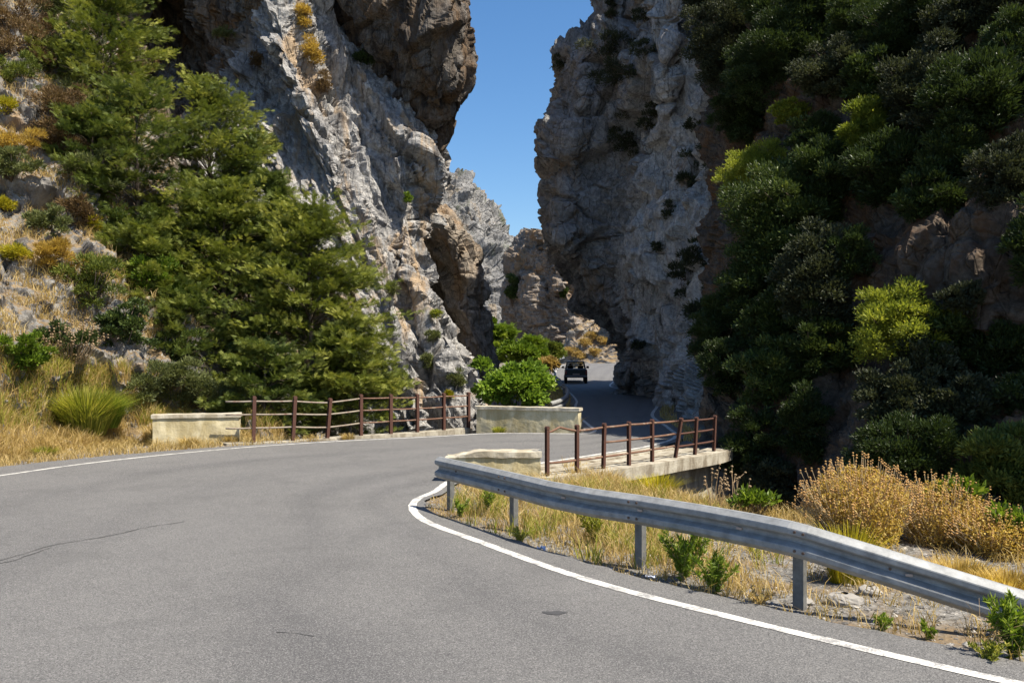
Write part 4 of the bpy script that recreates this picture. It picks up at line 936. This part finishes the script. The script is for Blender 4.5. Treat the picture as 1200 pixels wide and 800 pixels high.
lit = [(885, 190), (925, 132), (1015, 125), (1045, 365), (1062, 395), (930, 205), (900, 240), (1090, 190), (965, 235), (880, 480)]
LT = np.array([sv(a, b)-np.array([0, .6, 0]) for a, b in lit])
def gap(c, rr):
    for q in LT:
        v = c-q; t = v @ SV_
        if t > 0 and np.linalg.norm(v-t*SV_) < rr: return True
    return False
rs9 = np.random.RandomState(5); q_ = 0  # leafy masses added out of frame to dapple the sun on the slope
for Yb in np.arange(9.6, 27, 1.5):
    for zb_ in np.arange(8.8, 18.2, 1.5):
        if (13 < Yb < 20 and zb_ > 15.6) or (Yb < 12 and zb_ > 13.5): continue
        c = np.array([14.8+rs9.rand()*1.6+(zb_-8)*.12, Yb+rs9.rand()*.5, zb_+rs9.rand()*.5])
        if gap(c, 2.1): continue
        make_shrub('shade_caster', 'unseen leaf mass added to dapple the sun on the overgrown slope', 'tree', c, np.array([1.25, 1.25, 1.1]), 1500, 'ever', 1200+q_, group='unseen leaf masses added for dappled sun', foot=np.array([c[0]+.4, c[1]+.3, 7.5]), L=.20, Wd=.12, lumps=22, lr=.34); q_ += 1
# shrubs growing from the right cliff wall
wl = 'small dark shrub growing from a crack in the shaded cliff'; wg = 'small dark shrubs in the cliff cracks'
for k, (px, py, rx, ry, lab) in enumerate([(653, 76, 9, 9, 'shrub sticking out from the cliff edge against the blue sky'), (720, 55, 36, 11, None), (758, 58, 16, 9, None), (716, 18, 9, 5, None), (752, 20, 8, 7, None), (717, 4, 7, 5, None), (735, 82, 22, 12, None),
        (765, 140, 16, 18, None), (735, 165, 18, 24, None), (722, 90, 24, 12, None), (808, 205, 14, 24, None), (782, 245, 9, 10, None), (815, 145, 10, 9, None), (835, 180, 14, 20, None), (820, 300, 22, 22, None), (800, 330, 14, 24, None), (830, 360, 26, 30, None), (748, 405, 5, 6, None), (770, 290, 6, 5, None)]):
    p = surf(RVt, px, py, 5); Y = p[1]-.1; c = np.array(W(px, py, Y)); rad = np.array([rx/F*Y, .6*(rx+ry)/2/F*Y, ry/F*Y])
    make_shrub('cliff_shrub', lab or wl, 'shrub', c, rad, int(900*rad[0]*rad[2]*3.14)+250, 'olive_d', 700+k, group=None if lab else wg, foot=p, L=.15, Wd=.04, lumps=9, lr=.42, ball=1.5, tb=-.15)
# plants on the left cliff
for k, (px, py, rx, ry, mt, lab) in enumerate([(357, 18, 12, 22, 'drybush', 'orange tuft of dry grass at the very top of the grey buttress'), (365, 60, 12, 26, 'drybush', 'strip of dry golden grass along the crest of the grey buttress'), (378, 98, 10, 18, 'brownbush', 'brownish dry tuft low on the buttress crest'),
        (318, 168, 13, 12, 'olive', 'pale green cushion plant on the face of the grey buttress'), (300, 70, 10, 12, 'brownbush', 'brown cushion plant on the upper face of the buttress'), (262, 38, 14, 9, 'olive', 'olive tuft beside the brown cave wall'),
        (432, 68, 26, 16, 'ever', 'dark shrub tucked under the brown overhang'), (478, 232, 4, 8, 'young', 'small green plant in the crack below the overhang'), (460, 340, 8, 10, 'olive', 'green tuft on the slanting slabs'), (508, 395, 10, 8, 'olive', 'green tufts low on the slanting slabs'),
        (512, 368, 7, 6, 'ever_lit', 'bright green tuft beside the dark recess'), (500, 425, 14, 10, 'olive', 'greenish patch above the right end of the roadside railing'), (535, 445, 12, 14, 'olive', 'olive bush where the slabs meet the railing end'), (525, 462, 5, 6, 'yellowbush', 'small orange yellow plant behind the right end of the railing')]):
    p = surf(CLV, px, py, 5); Y = p[1]-.1; c = np.array(W(px, py, Y)); rad = np.array([rx/F*Y, .5*(rx+ry)/2/F*Y, ry/F*Y])
    make_shrub('cliff_plant', lab, 'plant', c, rad, int(1500*rad[0]*rad[2]*3.14)+350, mt, 800+k, foot=p, L=.12, Wd=.03, lumps=14)

# bright green bush behind the far parapet
c = np.array(W(603, 452, 27.0)); make_shrub('leafy_bush', 'bright green leafy bush behind the stained wall at the bend', 'bush', c, np.array([1.32, 1.0, .95]), 9500, 'fig', 61, foot=np.array([c[0], 27.2, -1.0]), L=.16, Wd=.11, lumps=46, lr=.26, up=.2, tspread=.4)
# trees down the gorge
for k, (px, py, rx, ry, Y, mt, lab) in enumerate([(608, 412, 26, 13, 72, 'young', 'low green tree behind the bright leafy bush'),
        (650, 412, 12, 13, 88, 'cypress', 'olive green tree beside the farthest guardrail'), (600, 340, 8, 20, 139, 'ever', 'dark bush clinging to the edge of the orange rock spur'), (572, 384, 11, 10, 78, 'young', 'green bush below the far mountain beside the pillar'),
        (660, 342, 5, 8, 134, 'ever', 'small dark bush on the orange rock spur'), (640, 428, 14, 6, 66, 'drygrass', 'dry yellow bush on the verge beside the far guardrail')]):
    c = np.array(W(px, py, Y)); rad = np.array([rx/F*Y, rx/F*Y*.8, ry/F*Y]); z0 = max(float(zr(Y)), c[2]-rad[2]-1.0) if py > 390 else c[2]-rad[2]
    make_shrub('tree' if rx > 20 or lab.startswith('olive') else 'bush', lab, 'tree' if rx > 20 or lab.startswith('olive') else 'bush', c, rad, 4500, mt, 900+k, foot=np.array([c[0], Y, z0]), L=.30, Wd=.17, lumps=30, lr=.32)
for k, (px, py) in enumerate([(670, 410), (683, 402), (694, 393), (697, 412), (704, 400), (680, 416)]):
    p = surf(IV, px, py, 4); c = p+np.array([0, -.3, .3]); make_shrub('dry_bush', 'dry golden bush on the small slope above the far bend', 'dry bush', c, np.array([1.2, .8, .6]), 900, 'drygrass', 950+k, group='dry bushes on the far slope', L=.3, Wd=.08, lumps=12)

make_conifer('bright green conifer between the rock pillar and the road', 584, 404, 54, 40, 76, 121, 'young', npads=120, per=34, size=.42, shape='round', rootz=-.5)
make_conifer('green feathery conifer left of the far guardrail', 624, 411, 42, 28, 74, 122, 'young', npads=100, per=34, size=.40, rootz=0)
# ------------------------------------------------------------------ grasses and weeds
def blades(rs, base, h, w, lean, tint, segs=2):
    n = len(base); a = rs.rand(n)*6.28; d = np.stack([np.cos(a), np.sin(a), np.zeros(n)], 1); s = np.stack([-d[:, 1], d[:, 0], d[:, 2]], 1)
    b2 = rs.rand(n)*6.28; s = np.stack([np.cos(b2), np.sin(b2)*.6, np.zeros(n)], 1)
    h = h[:, None]; w = w[:, None]; l = lean[:, None]
    p1 = base+np.array([0, 0, 1.])*h*.55+d*h*l*.3; p2 = base+np.array([0, 0, 1.])*h*(1-l*.25)+d*h*l
    V = np.stack([base-s*w, base+s*w, p1+s*w*.75, p1-s*w*.75, p2+s*w*.15, p2-s*w*.15], 1).reshape(-1, 3)
    k = np.arange(n)*6; Fc = np.concatenate([np.stack([k, k+1, k+2, k+3], 1), np.stack([k+3, k+2, k+4, k+5], 1)])
    return V, Fc, np.repeat(tint, 6)
def hp(px, py): return hv(px, py)
def grass_on(V, mask, n, rs):
    idx = np.where(mask)[0]; return V[rs.choice(idx, n)]+rs.randn(n, 3)*np.array([.03, .03, 0])
rs = np.random.RandomState(77)
hx = CX+F*HSV[:, 0]/HSV[:, 1]; hy = HZ-F*(HSV[:, 2]-CAMZ)/HSV[:, 1]
cl = fbm(HSV*.9, 3); 
limit = np.interp(hx, [-200, 0, 100, 180, 260, 330], [400, 405, 425, 440, 470, 490])
lm = (hy > limit) & (hx > -250) & (hx < 335)
B = grass_on(HSV, lm & (cl > -.3), 42000, rs); cb = fbm((B*1.1).astype(np.float32), 3)
V1 = blades(rs, B, .16+.34*rs.rand(len(B))*(1+cb), np.full(len(B), .006)+.005*rs.rand(len(B)), .2+.6*rs.rand(len(B)), np.clip(.45+cb*.5+rs.randn(len(B))*.22, 0, 1))
up = (hy > 230) & (hy < 330) & (hx < 130) & (HSN[:, 2]*0 == 0)
B = grass_on(HSV, (hx > -200) & (hy > -50) & (hy < 400) & (cl > -.02), 34000, rs); V2 = blades(rs, B, .12+.3*rs.rand(len(B)), np.full(len(B), .010), .3+.6*rs.rand(len(B)), rs.rand(len(B)))
o = mesh_np('dry_grass', *merge([V1, V2])[:2], M['drygrass'], tint=np.concatenate([V1[2], V2[2]])); tag(o, 'dry straw coloured grass covering the left hillside and verge', 'grass', kind='stuff')
B = grass_on(HSV, lm & (cl > -.15) & (hy < 505), 20000, rs)
o = mesh_np('green_grass', *blades(rs, B, .15+.35*rs.rand(len(B)), np.full(len(B), .008), .2+.5*rs.rand(len(B)), rs.rand(len(B)))[:2], M['greengrass'], tint=np.repeat(rs.rand(len(B)), 6)); tag(o, 'greenish grass among the dry grass on the hillside', 'grass', kind='stuff')
def ground_pts(rs, n, x0, x1, y0, y1, dmin, dmax=99, cond=None):
    x = rs.uniform(x0, x1, n*4); y = rs.uniform(y0, y1, n*4); d = roaddist(x, y); m = (d > dmin) & (d < dmax)
    if cond is not None: m &= cond(x, y)
    x = x[m][:n]; y = y[m][:n]; return np.stack([x, y, ground_z(x, y)-.01], 1)
# left verge strip
B = ground_pts(rs, 9000, -13, -5, 13, 24, .12, 2.2, lambda x, y: fbm(np.stack([x*1.5, y*1.5, x*0], 1), 3) > -.15)
P1 = blades(rs, B, .06+.24*rs.rand(len(B)), np.full(len(B), .007), .3+.6*rs.rand(len(B)), rs.rand(len(B)))
# right verge under the guardrail: dense between x -1..2.3
def clump(sc, th, off=0): return lambda x, y: fbm(np.stack([x*sc+off, y*sc, x*0], 1), 3) > th
B = ground_pts(rs, 15000, -1.3, 3.2, 8.0, 15.4, .03, 9, lambda x, y: clump(1.6, -.22)(x, y) & (x < 2.6-.25*(y-8)+1.6*(y > 11)))
n_ = len(B); P2 = blades(rs, B, (.06+.30*rs.rand(n_)**1.3)*np.clip(roaddist(B[:, 0], B[:, 1])*1.6, .25, 1), .003+.003*rs.rand(n_), .3+.7*rs.rand(n_), rs.rand(n_))
B = ground_pts(rs, 12000, 1.6, 9, 5.6, 12.5, .05, 9, clump(2.2, .02, 7))
n_ = len(B); P3 = blades(rs, B, .05+.20*rs.rand(n_)**1.4, .003+.003*rs.rand(n_), .4+.7*rs.rand(n_), rs.rand(n_))
B = ground_pts(rs, 9000, 1.0, 4.5, 12.0, 17, .1, 9, clump(1.2, -.1, 3))
n_ = len(B); P4 = blades(rs, B, .08+.26*rs.rand(n_), .004+.004*rs.rand(n_), .2+.6*rs.rand(n_), rs.rand(n_))
B = ground_pts(rs, 5000, 1.6, 3.0, 26, 60, .1, 1.2); n_ = len(B)
P5 = blades(rs, B, .15+.35*rs.rand(n_), np.full(n_, .02), .2+.6*rs.rand(n_), rs.rand(n_))
B = ground_pts(rs, 2500, 4.2, 7.6, 22, 50, .02, .5); n_ = len(B)
P6 = blades(rs, B, .1+.25*rs.rand(n_), np.full(n_, .012), .2+.6*rs.rand(n_), rs.rand(n_))
V, Fc, t = merge([P1, P2, P3, P4, P5, P6]); tag(mesh_np('dry_grass', V, Fc, M['drygrass'], tint=t), 'dry straw grass along the road edges and under the guardrail', 'grass', kind='stuff')
B = ground_pts(rs, 4200, -.9, 3.0, 9, 14.5, .15, 9, clump(2.0, .12, 13)); n_ = len(B)
V, Fc, t = blades(rs, B, .10+.26*rs.rand(n_), .004+.003*rs.rand(n_), .2+.5*rs.rand(n_), rs.rand(n_)); tag(mesh_np('green_grass', V, Fc, M['greengrass'], tint=t), 'green grass blades among the dry grass behind the guardrail', 'grass', kind='stuff')

def tuft(name, label, cat, base, h, w, n, mat, seed, wd=.006, lean=.5, group=None):
    rs = np.random.RandomState(seed); a = rs.rand(n)*6.28; r = w*np.sqrt(rs.rand(n)); base = np.array(base)
    b = np.stack([np.cos(a)*r*.5, np.sin(a)*r*.4, np.zeros(n)-.03], 1); hh = h*(.45+.6*rs.rand(n)); l = lean*(.25+rs.rand(n)); d = np.stack([np.cos(a), np.sin(a), np.zeros(n)], 1)
    s = np.stack([-np.sin(a), np.cos(a), np.zeros(n)], 1)*wd; H = hh[:, None]; Lx = (l*r/w)[:, None]
    p1 = b+d*H*Lx*.35+np.array([0, 0, 1.])*H*.6; p2 = b+d*H*Lx+np.array([0, 0, 1.])*H*(1-.2*Lx)
    V = np.stack([b-s, b+s, p1+s*.8, p1-s*.8, p2+s*.1, p2-s*.1], 1).reshape(-1, 3); k = np.arange(n)*6
    Fc = np.concatenate([np.stack([k, k+1, k+2, k+3], 1), np.stack([k+3, k+2, k+4, k+5], 1)])
    o = mesh_np(name, V, Fc, M[mat], tint=np.repeat(np.clip(rs.rand(n), 0, 1), 6)); o.location = base; return tag(o, label, cat, group)
p = hv(95, 500); tuft('grass_clump', 'large clump of tall yellow green grass on the left verge', 'grass clump', p+np.array([0, .1, -.1]), 1.3, .95, 2600, 'greengrass', 11, .009, .85)
p = hv(125, 500); tuft('broom_plant', 'deep green feathery broom growing through the tall grass clump', 'broom plant', p+np.array([.1, -.25, -.05]), .95, .7, 2200, 'young', 12, .008, .95)
p = hv(185, 520); tuft('grass_clump', 'golden dry grass clump at the left end of the low wall', 'grass clump', p, .7, .6, 1300, 'drygrass', 13, .008, .6)
p = hv(55, 533); tuft('weed', 'small green cushion weed on the gravel verge', 'weed', p, .30, .35, 900, 'greengrass', 15, .012, .9)
def gp(px, py): x, y = G(px, py); return np.array([x, y, float(ground_z([x], [y])[0])])
for px, py, h, w, n, mt, lab in [(222, 522, .35, .4, 500, 'drygrass', 'dry grass tuft against the front of the low wall'), (270, 518, .3, .3, 400, 'drygrass', 'dry grass tuft at the right corner of the low wall'), (585, 505.5, .25, .35, 350, 'greengrass', 'green tuft at the foot of the stained wall'),
        (408, 514, .25, .3, 300, 'drygrass', 'straw tuft at the foot of the sagging railing'), (625, 500, .4, .35, 300, 'drygrass', 'dry tuft against the stained wall at the bend')]:
    tuft('grass_tuft', lab, 'grass tuft', gp(px, py), h, w, n, mt, int(px), .008, .7)
# leafy weeds with upright stems (green, narrow leaves)
def weed(label, px, py, h, w, n, seed, mat='young', L=.075, Wd=.014, stems=9, dry=0):
    rs = np.random.RandomState(seed); b = gp(px, py); o = empty('weed', tuple(b)); tag(o, label, 'weed'); mb = MB(); parts = []
    for k in range(stems):
        a = rs.rand()*6.28; r = w*math.sqrt(rs.rand()); e = np.array([math.cos(a)*r, math.sin(a)*r, h*(.6+.5*rs.rand())]); m_ = e*np.array([.35, .35, .55])
        mb.tube([(0, 0, -.02), m_, e], [.004, .003, .002], 4, False); c = n//stems; t = rs.rand(c)**.7
        p = (1-t)[:, None]**2*0+2*(t*(1-t))[:, None]*m_+(t**2)[:, None]*e
        d = rs.randn(c, 3)*.8+np.array([0, 0, .9])+e*1.0; sz = .7+.6*rs.rand(c); parts.append(leaf_quads(p, d, rs.randn(c, 3), L*sz, Wd*sz, np.clip(.2+.7*rs.rand(c), 0, 1)))
    V, Fc, t = merge(parts); mesh_np('foliage', V, Fc, M[mat], o, tint=t); mb.build('stem', M['paletwig'], o)
    return o
weed('bushy green weed with narrow leaves behind the third guardrail post', 800, 675, .46, .26, 1500, 21, stems=22, L=.07, Wd=.015)
weed('second bushy green weed just right of the narrow leaved one', 838, 690, .36, .24, 1300, 22, stems=18, L=.065, Wd=.014)
weed('pale green weed under the middle of the guardrail', 697, 632, .42, .22, 1000, 23, 'greengrass', .07, .014, 16)
weed('small green weed by the first guardrail post', 540, 602, .22, .14, 500, 24, 'young', .05, .015, 9)
weed('thin green weed rising beside the second guardrail post', 573, 600, .45, .1, 450, 25, 'young', .06, .015, 8)
weed('low yellow green weed beside the asphalt in front of the grass', 610, 632, .16, .18, 800, 26, 'greengrass', .035, .012, 16)
weed('dark green weed at the lower right corner of the picture', 1188, 765, .42, .2, 1100, 27, 'young', .075, .02, 16)
weed('low weed in the gravel left of the corner weed', 1160, 772, .16, .15, 600, 28, 'greengrass', .04, .014, 12)
weed('small green sprig on the gravel below the guardrail slope', 1088, 742, .14, .07, 200, 29, 'young', .04, .016, 6)
weed('little leafy sprig on the gravel right of the fourth post', 1035, 735, .14, .1, 240, 30, 'young', .045, .014, 6)
weed('dry yellowish weed on the gravel between the posts', 890, 706, .14, .16, 500, 31, 'drygrass', .04, .01, 12)
# leafy green plants behind the guardrail at the gully edge
for k, (px, py, Y, rx, rz, n, lab) in enumerate([(885, 590, 12.2, .38, .2, 420, 'bright green leafy plant rising behind the guardrail in front of the dark gully'), (1122, 578, 10.9, .34, .24, 520, 'green leafed plant showing above the golden bushes'), (1186, 616, 10.1, .28, .2, 420, 'green leafed plant right of the golden bushes')]):
    c = np.array(W(px, py, Y)); g0 = float(ground_z([c[0]], [Y])[0]); make_shrub('leafy_plant', lab, 'plant', c, np.array([rx, rx*.8, rz]), n, 'young', 650+k, foot=np.array([c[0], Y, min(g0, c[2]-rz)]), L=.10, Wd=.05, lumps=12)
# golden dried bushes right
def drybush(lab, px, pyb, Y, h, w, n, seed, leaf, heads=2, hm='seed'):
    x = (px-CX)/F*Y; z = float(ground_z([x], [Y])[0]); z = max(z, CAMZ-(pyb-HZ)/F*Y)-.03
    return twigs('dry_bush', lab, 'dry bush', np.array([x, Y, z]), h, w, n, seed, 'paletwig', heads, leaf, .0045, .0105, hm)
drybush('big golden dried bush with rusty seed heads behind the guardrail', 1005, 655, 10.6, 1.05, .78, 520, 41, ('drybush', 9000, .05, .022))
drybush('second dried bush with fewer seed heads, right of the golden one', 1100, 660, 10.8, .88, .72, 330, 42, ('drybush', 6500, .045, .02))
drybush('shorter ochre dried bush at the right picture edge', 1165, 670, 10.2, .62, .6, 240, 43, ('drybush', 6200, .045, .02))
tuft('grass_clump', 'low ochre tufted plants at the foot of the golden bushes', 'grass clump', gp(1120, 678), .28, .8, 2600, 'drybush', 44, .006, .8)
tuft('grass_clump', 'ochre cushion in front of the shorter ochre dried bush', 'grass clump', gp(1180, 690), .26, .5, 1800, 'drybush', 45, .006, .8)
tuft('broom_plant', 'yellow stemmed broom inside the golden dried bush', 'broom plant', gp(985, 668)+np.array([0, -.2, 0]), .62, .35, 600, 'yellowbush', 46, .006, .6)
tuft('grass_clump', 'yellow green tuft beside the bridge edge behind the guardrail', 'grass clump', np.array([2.45, 14.4, -.25]), .5, .5, 1200, 'yellowbush', 47, .006, .8)
twigs('dry_plant', 'tall bare dry stems in front of the dark gully', 'dry plant', np.array([W(838, 600, 12.6)[0], 12.6, float(ground_z([3.0], [12.6])[0])]), .95, .16, 9, 48, 'twig', 2, None, .008, .018, 'twig')
twigs('dry_plant', 'bare dry stalks left of the leafy green plant', 'dry plant', np.array([W(862, 605, 12.3)[0], 12.3, float(ground_z([3.2], [12.3])[0])]), .70, .22, 8, 49, 'twig', 1, None, .008, .018, 'twig')
twigs('dry_plant', 'bare twigs leaning over the low end of the guardrail', 'dry plant', gp(1150, 762), .36, .16, 14, 50, 'twig', 0, None, .003)

# gravel stones
def stones(rs, B, s, name, label, mat):
    n = len(B); ico = np.array([(1, 0, 0), (-1, 0, 0), (0, 1, 0), (0, -1, 0), (0, 0, 1), (0, 0, -1), (.7, .7, .35), (-.7, .7, .3), (.7, -.7, .3), (-.7, -.7, .35)], float)
    tri = np.array([(4, 0, 6), (4, 6, 2), (4, 2, 7), (4, 7, 1), (4, 1, 9), (4, 9, 3), (4, 3, 8), (4, 8, 0), (5, 6, 0), (5, 2, 6), (5, 7, 2), (5, 1, 7), (5, 9, 1), (5, 3, 9), (5, 8, 3), (5, 0, 8)])
    V = ico[None]*(1+rs.randn(n, 10, 1)*.22)*(s[:, None, None]*np.stack([.7+.6*rs.rand(n), .7+.6*rs.rand(n), .4+.4*rs.rand(n)], 1)[:, None, :])
    a = rs.rand(n)*6.28; c, s_ = np.cos(a)[:, None], np.sin(a)[:, None]; V = np.stack([V[..., 0]*c-V[..., 1]*s_, V[..., 0]*s_+V[..., 1]*c, V[..., 2]], -1)
    V = V+B[:, None, :]; Fc = (tri[None]+np.arange(n)[:, None, None]*10).reshape(-1, 3)
    return tag(mesh_np(name, V.reshape(-1, 3), Fc, mat, tint=np.repeat(rs.rand(n), 10)), label, 'gravel', kind='stuff')
M['stone'] = leaf_mat('grey stones', (.075, .07, .066), (.18, .17, .16), (.36, .34, .31), 0.0, .9)
B = ground_pts(rs, 9000, .3, 8, 5.4, 11.5, .02, 5); S = .006+.022*rs.rand(len(B))**3
B2 = ground_pts(rs, 5000, -13, -4.5, 12, 24, -.12, 1.6); S2 = .008+.03*rs.rand(len(B2))**3
B3 = ground_pts(rs, 1200, -1.5, 3, 7.5, 14, -.10, .5); S3 = .005+.014*rs.rand(len(B3))**2
BB = np.concatenate([B, B2, B3]); BB[:, 2] += .012; stones(rs, BB, np.concatenate([S, S2, S3]), 'gravel', 'loose grey gravel and pebbles along the verges', M['stone'])
for px, py, s, lab in [(990, 702, .16, 'largest pale rock on the gravel below the guardrail slope'), (942, 700, .09, 'pale rock just left of the fourth guardrail post'), (1020, 690, .11, 'grey rock beside the largest pale rock'), (665, 632, .08, 'grey rock in the dry grass under the guardrail'), (318, 512, .22, 'whitish rock behind the first railing posts'), (80, 528, .14, 'grey rock beside the green cushion weed')]:
    p = gp(px, py); rs2 = np.random.RandomState(px); t = np.linspace(0, 1, 15)[1:-1]; th = np.linspace(0, 2*math.pi, 21)[:-1]
    V = np.array([(math.sin(math.pi*a)*math.cos(b), math.sin(math.pi*a)*math.sin(b), math.cos(math.pi*a)) for a in t for b in th], np.float32); f_, e_ = facet(V*1.3+px, .8)
    V = V*(1+.3*f_+.1*fbm(V*3, 3))[:, None]*s*np.array([1, .8, .55]); i = np.arange(len(V)).reshape(13, 20)
    Fc = np.stack([i[:-1], i[1:], np.roll(i[1:], -1, 1), np.roll(i[:-1], -1, 1)], -1).reshape(-1, 4)
    o = mesh_np('rock', V, Fc, M['stone'], tint=np.full(len(V), .75)+.1*fbm(V*8, 2)); o.location = p+np.array([0, 0, s*.15]); tag(o, lab, 'rock')
for px, py, lab in [(634, 642, 'crumpled bluish paper scrap on the asphalt edge'), (874, 578+118, 'small bluish scrap of litter by the third guardrail post')]:
    if py > 690: px, py = 762, 676
    p = gp(px, py); rs2 = np.random.RandomState(py); g = np.array([[(x/4-.5, y/4-.5, 0) for x in range(5)] for y in range(5)]).reshape(-1, 3)
    g = g*np.array([.10, .07, 1])+rs2.rand(25, 3)*np.array([.012, .012, .045]); i = np.arange(25).reshape(5, 5)
    o = mesh_np('paper_scrap', g, np.stack([i[:-1, :-1], i[:-1, 1:], i[1:, 1:], i[1:, :-1]], -1).reshape(-1, 4), M['paper']); o.location = p+np.array([0, 0, .02]); tag(o, lab, 'litter')

# ------------------------------------------------------------------ light, sky, camera
el = R(57); azx, azy = .87, -.49; hn = math.hypot(azx, azy); azx /= hn; azy /= hn
s = Vector((azx*math.cos(el), azy*math.cos(el), math.sin(el)))
sl = bpy.data.lights.new('sun', 'SUN'); sl.energy = 5.0; sl.angle = R(.53); sl.color = (1, .92, .78)
so_ = bpy.data.objects.new('sun', sl); so_.rotation_euler = (-s).to_track_quat('-Z', 'Y').to_euler(); COL.objects.link(so_)
w = bpy.data.worlds.new('World'); scene.world = w; w.use_nodes = True; nt = w.node_tree
bg = nt.nodes['Background']; sk = nt.nodes.new('ShaderNodeTexSky'); sk.sky_type = 'NISHITA'; sk.sun_disc = False
sk.sun_elevation = el; sk.sun_rotation = math.atan2(azx, azy); sk.altitude = 300; sk.air_density = 1.0; sk.dust_density = 1.3; sk.ozone_density = 2.5
hs_ = nt.nodes.new('ShaderNodeHueSaturation'); hs_.inputs['Saturation'].default_value = 1.25; nt.links.new(sk.outputs[0], hs_.inputs['Color']); nt.links.new(hs_.outputs[0], bg.inputs[0]); bg.inputs[1].default_value = .088
cam = bpy.data.cameras.new('camera'); co = bpy.data.objects.new('camera', cam); COL.objects.link(co)
cam.sensor_width = 36; cam.lens = 30; cam.shift_y = 15/1200; cam.clip_end = 4000; cam.clip_start = .05
co.location = (0, 0, CAMZ); co.rotation_euler = (R(90), 0, 0); scene.camera = co
scene.view_settings.view_transform = 'Standard'; scene.view_settings.look = 'None'; scene.view_settings.exposure = 1.0; scene.view_settings.gamma = 1
scene.cycles.max_bounces = 6; scene.cycles.diffuse_bounces = 3; scene.cycles.transparent_max_bounces = 6; scene.cycles.transmission_bounces = 4
scene.cycles.use_denoising = True
